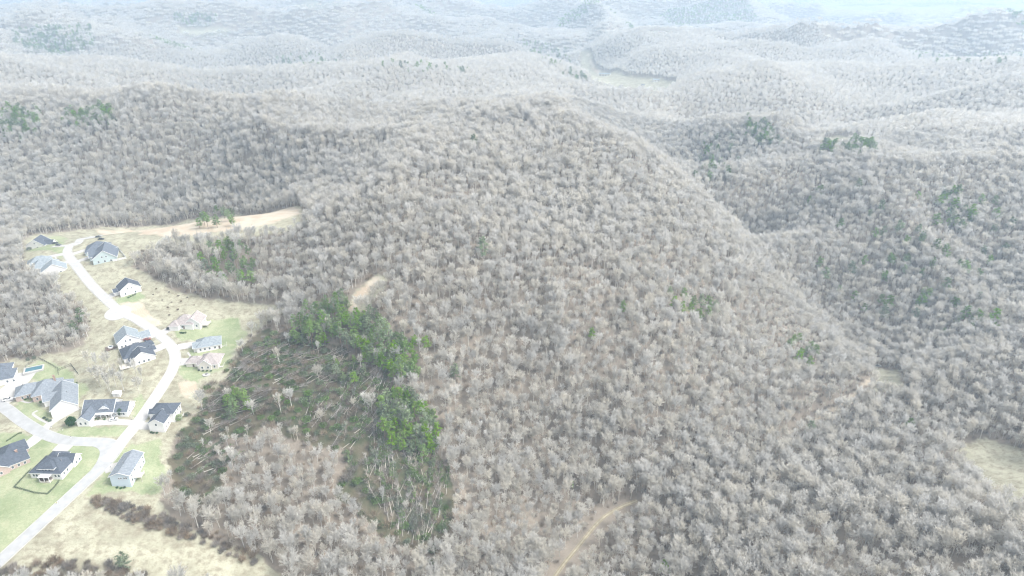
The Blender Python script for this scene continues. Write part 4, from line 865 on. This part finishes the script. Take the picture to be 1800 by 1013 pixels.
for grp, l in BR.items():
    l.sort(key=lambda q: q[2][0]); n = len(l); med = sorted(q[2][1] for q in l)[n//2]; smed = sorted(q[3] for q in l)[n//2]; rows = []
    for i, (o, lab, (px, py), s_) in enumerate(l):
        third = ['left end', 'left middle', 'centre', 'right middle', 'right end'][min(4, i * 5 // n)]
        rows.append((o, ('large ' if s_ > smed else 'small ') + lab + ', ' + third + (' back' if py < med else ' front'), px))
    name_trees(rows, grp)
M['evergreen'] = mat('clipped_evergreen', (.055,.13,.045), rnd=.25, noise=(2,.3), thin=.2); M['shrub'] = mat('garden_shrub', (.10,.17,.08), rnd=.3, noise=(2,.3), thin=.2); M['redshrub'] = mat('russet_shrub', (.20,.13,.10), rnd=.25, thin=.2)
GS = {}
def leafy(px, py, R, h, lab, m='evergreen', grp=None, name='shrub', n=600, cat='shrub'):
    x, y = (float(v) for v in W(px, py)); o = leafy_geo(int(px*7+py), R, h, n).obj(name, M[m], loc=(x, y, Z(x, y))); tag(o, lab, cat, grp); (GS.setdefault(grp, []).append((o, lab, px)) if grp else None); return o
t = empty('round_evergreen', (*[float(v) for v in W(127,749)], 0), label='large round dark evergreen tree on the lawn beside the ranch house', cat='tree'); t.location.z = Z(*t.location[:2])
leafy_geo(5, 2.9, 5.6, 2600, .26).obj('crown', M['evergreen'], t, (0,0,.5)); g = Geo(); g.tube([(0,0,-.3),(0,0,1.6)], [.2,.16], 7); g.obj('trunk', M['pine_bark'], t)
t = empty('small_conifer', (*[float(v) for v in W(213,731)], 0), label='small loose conifer at the right end of the ranch house', cat='tree'); t.location.z = Z(*t.location[:2])
leafy_geo(6, 1.7, 4.6, 900, .25).obj('crown', M['evergreen'], t, (0,0,.4)); g = Geo(); g.tube([(0,0,-.3),(0,0,1.6)], [.13,.1], 6); g.obj('trunk', M['pine_bark'], t)
leafy(315, 738, 2.6, 3.6, 'rounded light green shrub behind the tall white house', 'pine_lime' if 'pine_lime' in M else 'shrub', n=1400)
leafy(43, 812, 1.6, 2.4, 'dark green bush at the corner of the brick house', n=900); leafy(36, 797, 1.2, 3.2, 'russet shrub beside the brick house garage', 'redshrub', n=600)
leafy(52, 440, 2.2, 2.8, 'dark bush at the left corner of the farthest house', n=900)
for i, (px, py) in enumerate([(72,843),(77,846),(82,847),(88,845),(92,841),(84,841)]): leafy(px, py, 1.1, 1.5, 'russet shrub in the bed behind the white hip-roofed house', 'redshrub', 'russet shrubs behind the hip-roofed house', n=350)
for i in range(8): leafy(113 + i*3.2, 685.5 - i*1.35, .6, 1.9, 'small dark shrub in the short row behind the largest house', 'evergreen', 'row of small shrubs behind the largest house', n=160)
for px, py, m in [(45,703,'evergreen'),(50,701,'evergreen'),(56,698,'evergreen'),(61,695,'evergreen'),(72,708,'shrub'),(78,707,'shrub'),(78,736,'evergreen'),(83,739,'evergreen'),(88,741,'shrub')]: leafy(px, py, 1.0, 1.3, 'clipped shrub along the front wall of the largest house', m, 'front shrubs of the largest house', n=260)
for px, py in [(318,586),(322,586.5),(326,586)]: leafy(px, py, .9, 1.2, 'dark shrub in front of the pinkish-roofed house', 'evergreen', 'shrubs at the pinkish-roofed house', n=240)
for px, py in [(226,524),(230,522),(234,520),(238,518)]: leafy(px, py, .7, 1.0, 'shrub along the wall of the lone upper house', 'shrub', 'shrubs at the lone upper house', n=200)
for px, py in [(350,652),(357,653),(364,653),(371,653)]: leafy(px, py, .7, .9, 'shrub under the front wall of the tan-roofed house', 'shrub', 'shrubs at the tan-roofed house', n=200)
for px, py in [(266,761),(270,762),(276,762)]: leafy(px, py, .8, .9, 'dark shrub below the gable of the tall white house', 'evergreen', 'shrubs at the tall white house', n=200)
for px, py in [(206,858),(213,859),(219,858)]: leafy(px, py, .8, .8, 'shrub at the foot of the light blue gable', 'evergreen', 'shrubs at the light blue house', n=200)
for px, py in [(168,737),(173,738),(184,738),(165,733)]: leafy(px, py, .7, .8, 'shrub in front of the ranch house porch', 'shrub', 'shrubs at the ranch porch', n=200)
for px, py in [(60,631),(50,634),(46,622),(28,617)]: leafy(px, py, 1.5, 2.2, 'dark shrub at the wood edge behind the swimming pool', 'evergreen' if px > 30 else 'redshrub', 'shrubs behind the swimming pool', n=350)
for grp, l in GS.items(): name_trees(l, grp)
# ================================================================ fences, hedge, pool
M['fence_dark'] = mat('dark_metal_fence', (.09,.09,.08)); M['fence_white'] = mat('white_vinyl', (.8,.8,.78)); M['water'] = mat('pool_water', (.05,.15,.19), rough=.25, spec=.5); M['hedge'] = mat('low_hedge', (.09,.15,.06), rnd=.2, noise=(1.5,.35), thin=.2)
def fence(pts, h, m, lab, solid=False, gap=.13, post=2.4, base=0):
    c = smooth_line2([tuple(float(v) for v in W(*p)) for p in pts], post); x0, y0 = c[0]; z0 = Z(x0, y0)
    r = empty('yard_fence', (x0, y0, z0), label=lab, cat='fence'); P = Geo()
    for i in range(len(c) - 1):
        (ax, ay), (bx, by) = c[i], c[i+1]; za, zb = Z(ax, ay) - z0, Z(bx, by) - z0; a = Vector((ax-x0, ay-y0, za)); b = Vector((bx-x0, by-y0, zb))
        for hh in ((.25, h-.12) if not solid else (.1, h-.05)): P.tube([a + Vector((0,0,hh)), b + Vector((0,0,hh))], [.04,.04], 4)
        n = int((b-a).length / gap)
        for k in range(1, n): q = a.lerp(b, k/n); s = .012 if not solid else .06; P.tube([q + Vector((0,0,.05)), q + Vector((0,0,h))], [s,s], 3 if not solid else 4)
    P.obj('fence_panel', M[m], r)
    for i, (ax, ay) in enumerate(c):
        g = Geo(); g.box(-.06,.06,-.06,.06,-.3,h+.1); g.obj('post', M[m], r, (ax-x0, ay-y0, Z(ax, ay)-z0))
    return r
def smooth_line2(p, step):
    out = []
    for a, b in zip(p[:-1], p[1:]):
        n = max(1, round(math.hypot(b[0]-a[0], b[1]-a[1]) / step)); out += [(a[0] + (b[0]-a[0])*k/n, a[1] + (b[1]-a[1])*k/n) for k in range(n)]
    return out + [p[-1]]
fence([(45,646),(58,636),(69,631),(86,640),(102,649),(103,659)], 1.5, 'fence_dark', 'dark metal fence around the swimming pool lawn')
fence([(104,652),(115,647),(125,642),(131,650),(138,659)], 1.5, 'fence_dark', 'dark metal fence around the small lawn right of the pool yard')
fence([(199,460),(222,455),(215,446),(208,438),(190,441)], 1.7, 'fence_white', 'white board fence around the yard of the grey-green duplex', True, .14)
def hedge(pts, lab):
    c = smooth_line2([tuple(float(v) for v in W(*p)) for p in pts], .55); x0, y0 = c[0]; z0 = Z(x0, y0); g = Geo(); r = random.Random(3)
    for x, y in c:
        for k in range(26): g.leaf(Vector((x-x0 + r.gauss(0,.2), y-y0 + r.gauss(0,.2), Z(x, y)-z0 + r.uniform(.0,.85))), .15, .1, r, .3)
    tag(g.obj('hedge', M['hedge'], loc=(x0, y0, z0)), lab, 'hedge')
hedge([(54,826),(40,841),(25,857),(45,862),(62,867),(84,869),(95,858),(104,846)], 'low dark hedge enclosing the square back yard')
hedge([(12,776),(22,770),(32,763),(38,762)], 'short hedge beside the driveway of the brick house')
def quad_frame(px, py, yaw): x, y = (float(v) for v in W(px, py)); return (x, y, Z(x, y)), math.radians(yaw)
loc, rz = quad_frame(60, 650, 27); loc = (loc[0], loc[1], max(Z(loc[0]+a, loc[1]+b) for a in (-5,0,5) for b in (-4,0,4)) + .05)
r = empty('swimming_pool', loc, rz, label='rectangular blue swimming pool with white coping in the fenced lawn', cat='swimming pool')
g = Geo(); g.box(-5.5,5.5,-4,-2.6,-1,.12); g.box(-5.5,5.5,2.6,3.4,-1,.12); g.box(-5.5,-4.6,-2.6,2.6,-1,.12); g.box(4.6,5.5,-2.6,2.6,-1,.12); g.obj('coping', M['drive'], r)
g = Geo(); g.box(-4.6,4.6,-2.6,2.6,-1,-.05); g.obj('pool_water', M['water'], r)
# hot tub deck of the pale blue-roofed house
loc, rz = quad_frame(195, 612, 34)
r = empty('hot_tub', loc, rz, label='round white hot tub on a brown timber deck behind the blue-roofed house', cat='hot tub')
g = Geo(); g.box(-3.2,3.2,-2.6,2.6,-.8,.35); g.obj('deck', M['door'], r); g = Geo(); g.tube([(0,0,.35),(0,0,1.2)], [1.5,1.6], 18); g.tube([(0,0,1.2),(0,0,1.25)], [1.65,1.2], 18); g.obj('tub', M['trim'], r); g = Geo(); g.tube([(0,0,1.05),(0,0,1.12)], [1.25,.01], 18); g.obj('tub_water', M['glass'], r)
loc, rz = quad_frame(363, 658, 0)
r = empty('fire_pit', loc, rz, label='round pale fire pit ring on the lawn below the tan-roofed house', cat='fire pit')
g = Geo(); g.tube([(0,0,-.3),(0,0,.13)], [2.4,2.4], 24); g.tube([(0,0,.13),(0,0,.14)], [2.4,.01], 24); g.obj('paving', M['drive'], r)
g = Geo()
for i in range(14): a = i/14*6.28; g.box(.7*math.cos(a)-.14,.7*math.cos(a)+.14,.7*math.sin(a)-.14,.7*math.sin(a)+.14,.1,.5)
g.obj('stone_ring', M['shade'], r)
def shed(px, py, yaw, w_, d_, h, lab, wall='white', roof='white'):
    loc, rz = quad_frame(px, py, yaw); r = empty('shed', loc, rz, label=lab, cat='shed'); a, b, c = Geo(), Geo(), Geo()
    volume(a, b, c, 'gable', -w_/2, w_/2, -d_/2, d_/2, h, h*.28, 'x', base=-1, ov=.2)
    a.obj('walls', WALL[wall], r); b.obj('roof', ROOF.get(roof, M['trim']), r); win(r, 'S', 0, .05, 1.3, 1.9, -d_/2, M['gdoor'], 'door'); return r
shed(207, 695, 4, 4.2, 3, 2.2, 'small white shed behind the ranch house')
# far valley buildings
def barn(px, py, yaw, L, d_, h, lab, roof='tan', wall='cream'):
    loc, rz = quad_frame(px, py, yaw); r = empty('barn', loc, rz, label=lab, cat='building'); a, b, c = Geo(), Geo(), Geo()
    volume(a, b, c, 'gable', -L/2, L/2, -d_/2, d_/2, h, d_*.22, 'x', base=-2); a.obj('walls', WALL[wall], r); b.obj('roof', ROOF.get(roof, M['trim']), r)
    for k in range(4): win(r, 'S', -L*.36 + k*L*.24, .05, L*.1, h*.65, -d_/2, M['door'], 'door')
barn(1063, 133, -18, 30, 10, 4.5, 'long pale barn beside the far valley road', 'blue')
barn(1153, 143, 0, 16, 9, 4, 'small white farmhouse at the right end of the far pasture', 'blue', 'white')
barn(1161, 60, 0, 26, 12, 5, 'pale building on the distant plateau beyond the pasture valley', 'tan')
barn(1492, 252, 4, 24, 10, 4, 'white-roofed building in the clearing behind the right slope', 'white', 'white')
barn(1130, 151, -10, 9, 6, 3, 'small shed in the middle of the far pasture', 'mid')
barn(1092, 152, 10, 8, 5, 3, 'small shed nearest the woods in the far pasture', 'tan')
# ================================================================ vehicles
M['tyre'] = mat('tyre', (.03,.03,.03)); M['rim'] = mat('wheel_rim', (.5,.5,.5), rough=.3, metal=.8); M['lamp'] = mat('lamp_lens', (.7,.7,.68), rough=.2, spec=.6); M['cglass'] = mat('car_glass', (.04,.05,.06), rough=.1, spec=.7)
def paint(n, c): return mat(n, c, rough=.3, spec=.5)
PAINT = dict(white=paint('white_paint', (.75,.75,.75)), black=paint('black_paint', (.035,.04,.045)), red=paint('dark_red_paint', (.26,.08,.06)), silver=paint('silver_paint', (.5,.51,.52)), grey=paint('grey_paint', (.12,.13,.14)))
def vehicle(px, py, yaw, kind, color, lab):
    L, w_, hb, ht = {'car': (4.6,1.8,.95,1.45), 'suv': (4.8,1.9,1.1,1.8), 'pickup': (5.6,2.0,1.1,1.85)}[kind]
    loc, rz = quad_frame(px, py, yaw); r = empty('parked_' + kind.replace('suv','car'), (loc[0], loc[1], loc[2] + .14), rz, label=lab, cat='pickup truck' if kind == 'pickup' else 'car', group='vehicles parked in the estate')
    prof = [(-L/2,.35),(-L/2,hb*.85),(-L/2+.3,hb),(L/2-1.0,hb),(L/2-.1,hb*.78),(L/2,.35)]
    g = Geo()
    def loft(pts, y0, y1, inset=0):
        n = len(pts); k = [(x, y0, z) for x, z in pts] + [(x, y1, z) for x, z in pts]; g.add(k, [tuple(range(n))[::1], tuple(range(2*n-1, n-1, -1))] + [(i, n+i, n+(i+1)%n, (i+1)%n) for i in range(n)])
    loft(prof, -w_/2, w_/2)
    c0, c1 = {'car': (-L*.36, L*.22), 'suv': (-L*.47, L*.2), 'pickup': (-L*.1, L*.22)}[kind]
    b0, b1 = c0 + .35, c1 - .6
    def cab(G, sh, z0, z1):
        v = [(c0,-w_/2+.06+sh,z0),(c1,-w_/2+.06+sh,z0),(c1,w_/2-.06-sh,z0),(c0,w_/2-.06-sh,z0),(b0,-w_/2+.24,z1),(b1,-w_/2+.24,z1),(b1,w_/2-.24,z1),(b0,w_/2-.24,z1)]
        G.add(v, [(0,1,5,4),(1,2,6,5),(2,3,7,6),(3,0,4,7)])
    G2 = Geo(); cab(G2, 0, hb - .01, ht - .03); 
    g.box(b0, b1, -w_/2+.22, w_/2-.22, ht-.05, ht)
    for a, b in ((b0+.02, c0+.05), ((b0+b1)/2, (c0+c1)/2), (b1-.02, c1-.05)):
        for s in (-1,1): g.tube([(a, s*(w_/2-.23), ht-.03), (b, s*(w_/2-.05), hb)], [.05,.05], 4)
    if kind == 'pickup':
        x0, x1 = -L/2+.05, c0-.05
        for y0, y1 in ((-w_/2, -w_/2+.1), (w_/2-.1, w_/2)): g.box(x0, x1, y0, y1, hb+.003, hb+.32)
        g.box(x0, x0+.08, -w_/2+.1, w_/2-.1, hb+.003, hb+.32); bd = Geo(); bd.box(x0+.08, x1, -w_/2+.1, w_/2-.1, hb+.004, hb+.03); bd.obj('bed_floor', M['tyre'], r)
    g.obj('body', PAINT[color], r); G2.obj('windows', M['cglass'], r)
    for s in (-1,1):
        h = Geo(); h.box(L/2-.12, L/2-.02, s*w_*.36-.18, s*w_*.36+.18, .58, .72); h.obj('headlight', M['lamp'], r)
        for x in (-L*.31, L*.31):
            t = Geo(); t.tube([(0,-.1,0),(0,-.1001,0),(0,.1,0),(0,.1001,0)], [.01,.34,.34,.01], 14); o = t.obj('wheel', M['tyre'], r, (x, s*(w_/2-.07), .34)); q = Geo(); q.tube([(0,s*.101,0),(0,s*.115,0),(0,s*.1151,0)], [.2,.19,.01], 10); q.obj('rim', M['rim'], o)
    return r
vehicle(15, 704, 20, 'pickup', 'white', 'white pickup truck in the driveway of the largest house')
vehicle(173, 417.5, 8, 'car', 'grey', 'dark grey car parked on the end circle of the street')
vehicle(178, 421.5, 12, 'car', 'black', 'dark car on the grass edge just below the street end circle')
vehicle(203, 732, 50, 'car', 'silver', 'silver car nosed in beside the ranch house')
vehicle(200, 739, 20, 'car', 'white', 'white car on the arc driveway of the ranch house')
vehicle(301, 579, 24, 'pickup', 'black', 'black pickup truck in the driveway of the pinkish-roofed house')
vehicle(259, 598, 24, 'car', 'red', 'dark red car in the driveway of the blue-roofed house')
vehicle(103, 432, -4, 'car', 'grey', 'dark car by the road in front of the farthest house')
vehicle(97, 429, 40, 'suv', 'black', 'black upright car close to the wall of the farthest house')
vehicle(243, 607, 30, 'suv', 'grey', 'grey car between the blue-roofed and dark-roofed houses')
# a green and white utility vehicle by the creek opening
vehicle(1543, 645, 10, 'pickup', 'silver', 'pale pickup truck at the clearing of the wooded creek valley')
# mailboxes, signs
for px, py, lab in [(125,771,'the white hip-roofed house'),(195,824,'the light blue house'),(318,641,'the tan-roofed house'),(313,609,'the low hip-roofed house'),(232,741,'the ranch house drive'),(91,753,'the largest house\'s garage wing'),(177,531,'the lone upper house'),(110,757,'the side street corner')]:
    loc, rz = quad_frame(px, py, 20); r = empty('mailbox', loc, rz, label='small dark mailbox on a post near ' + lab, cat='mailbox')
    g = Geo(); g.box(-.07,.07,-.07,.07,-.3,1.05); g.obj('post', M['trim'], r); g = Geo(); g.box(-.28,.28,-.13,.13,1.05,1.3); g.tube([(-.28,0,1.3),(.28,0,1.3)], [.13,.13], 8); g.obj('box', M['shade'], r)
M['yellow'] = mat('pale_yellow_plastic', (.75,.73,.45))
for px, py, lab in [(222,790,'upper pale yellow marker panel standing on the verge above the light blue house'),(219,803,'pale yellow marker panel standing close to the light blue house'),(100,886,'pale yellow marker panel on the verge by the lower street')]:
    loc, rz = quad_frame(px, py, 10); r = empty('marker_panel', loc, rz, label=lab, cat='sign'); g = Geo(); g.box(-.5,.5,-.03,.03,.4,1.2); g.obj('panel', M['yellow'], r); g = Geo(); g.box(-.45,-.38,-.07,-.031,-.2,1.15); g.box(.38,.45,-.07,-.031,-.2,1.15); g.obj('leg', M['trim'], r)
# ================================================================ the hazy air
def haze():
    g = Geo(); g.box(-9000, 9000, -9000, 9000, -140, 262)
    m = bpy.data.materials.new('haze'); m.use_nodes = True; n = m.node_tree; n.nodes.clear()
    o = n.nodes.new('ShaderNodeOutputMaterial'); v = n.nodes.new('ShaderNodeVolumePrincipled')
    v.inputs['Color'].default_value = (.58, .75, .94, 1); v.inputs['Density'].default_value = HAZE; v.inputs['Anisotropy'].default_value = .2
    n.links.new(v.outputs[0], o.inputs['Volume'])
    tag(g.obj('haze', m), 'thin bluish haze over the valley', 'haze', kind='stuff')
HAZE = 2.8e-4
haze()
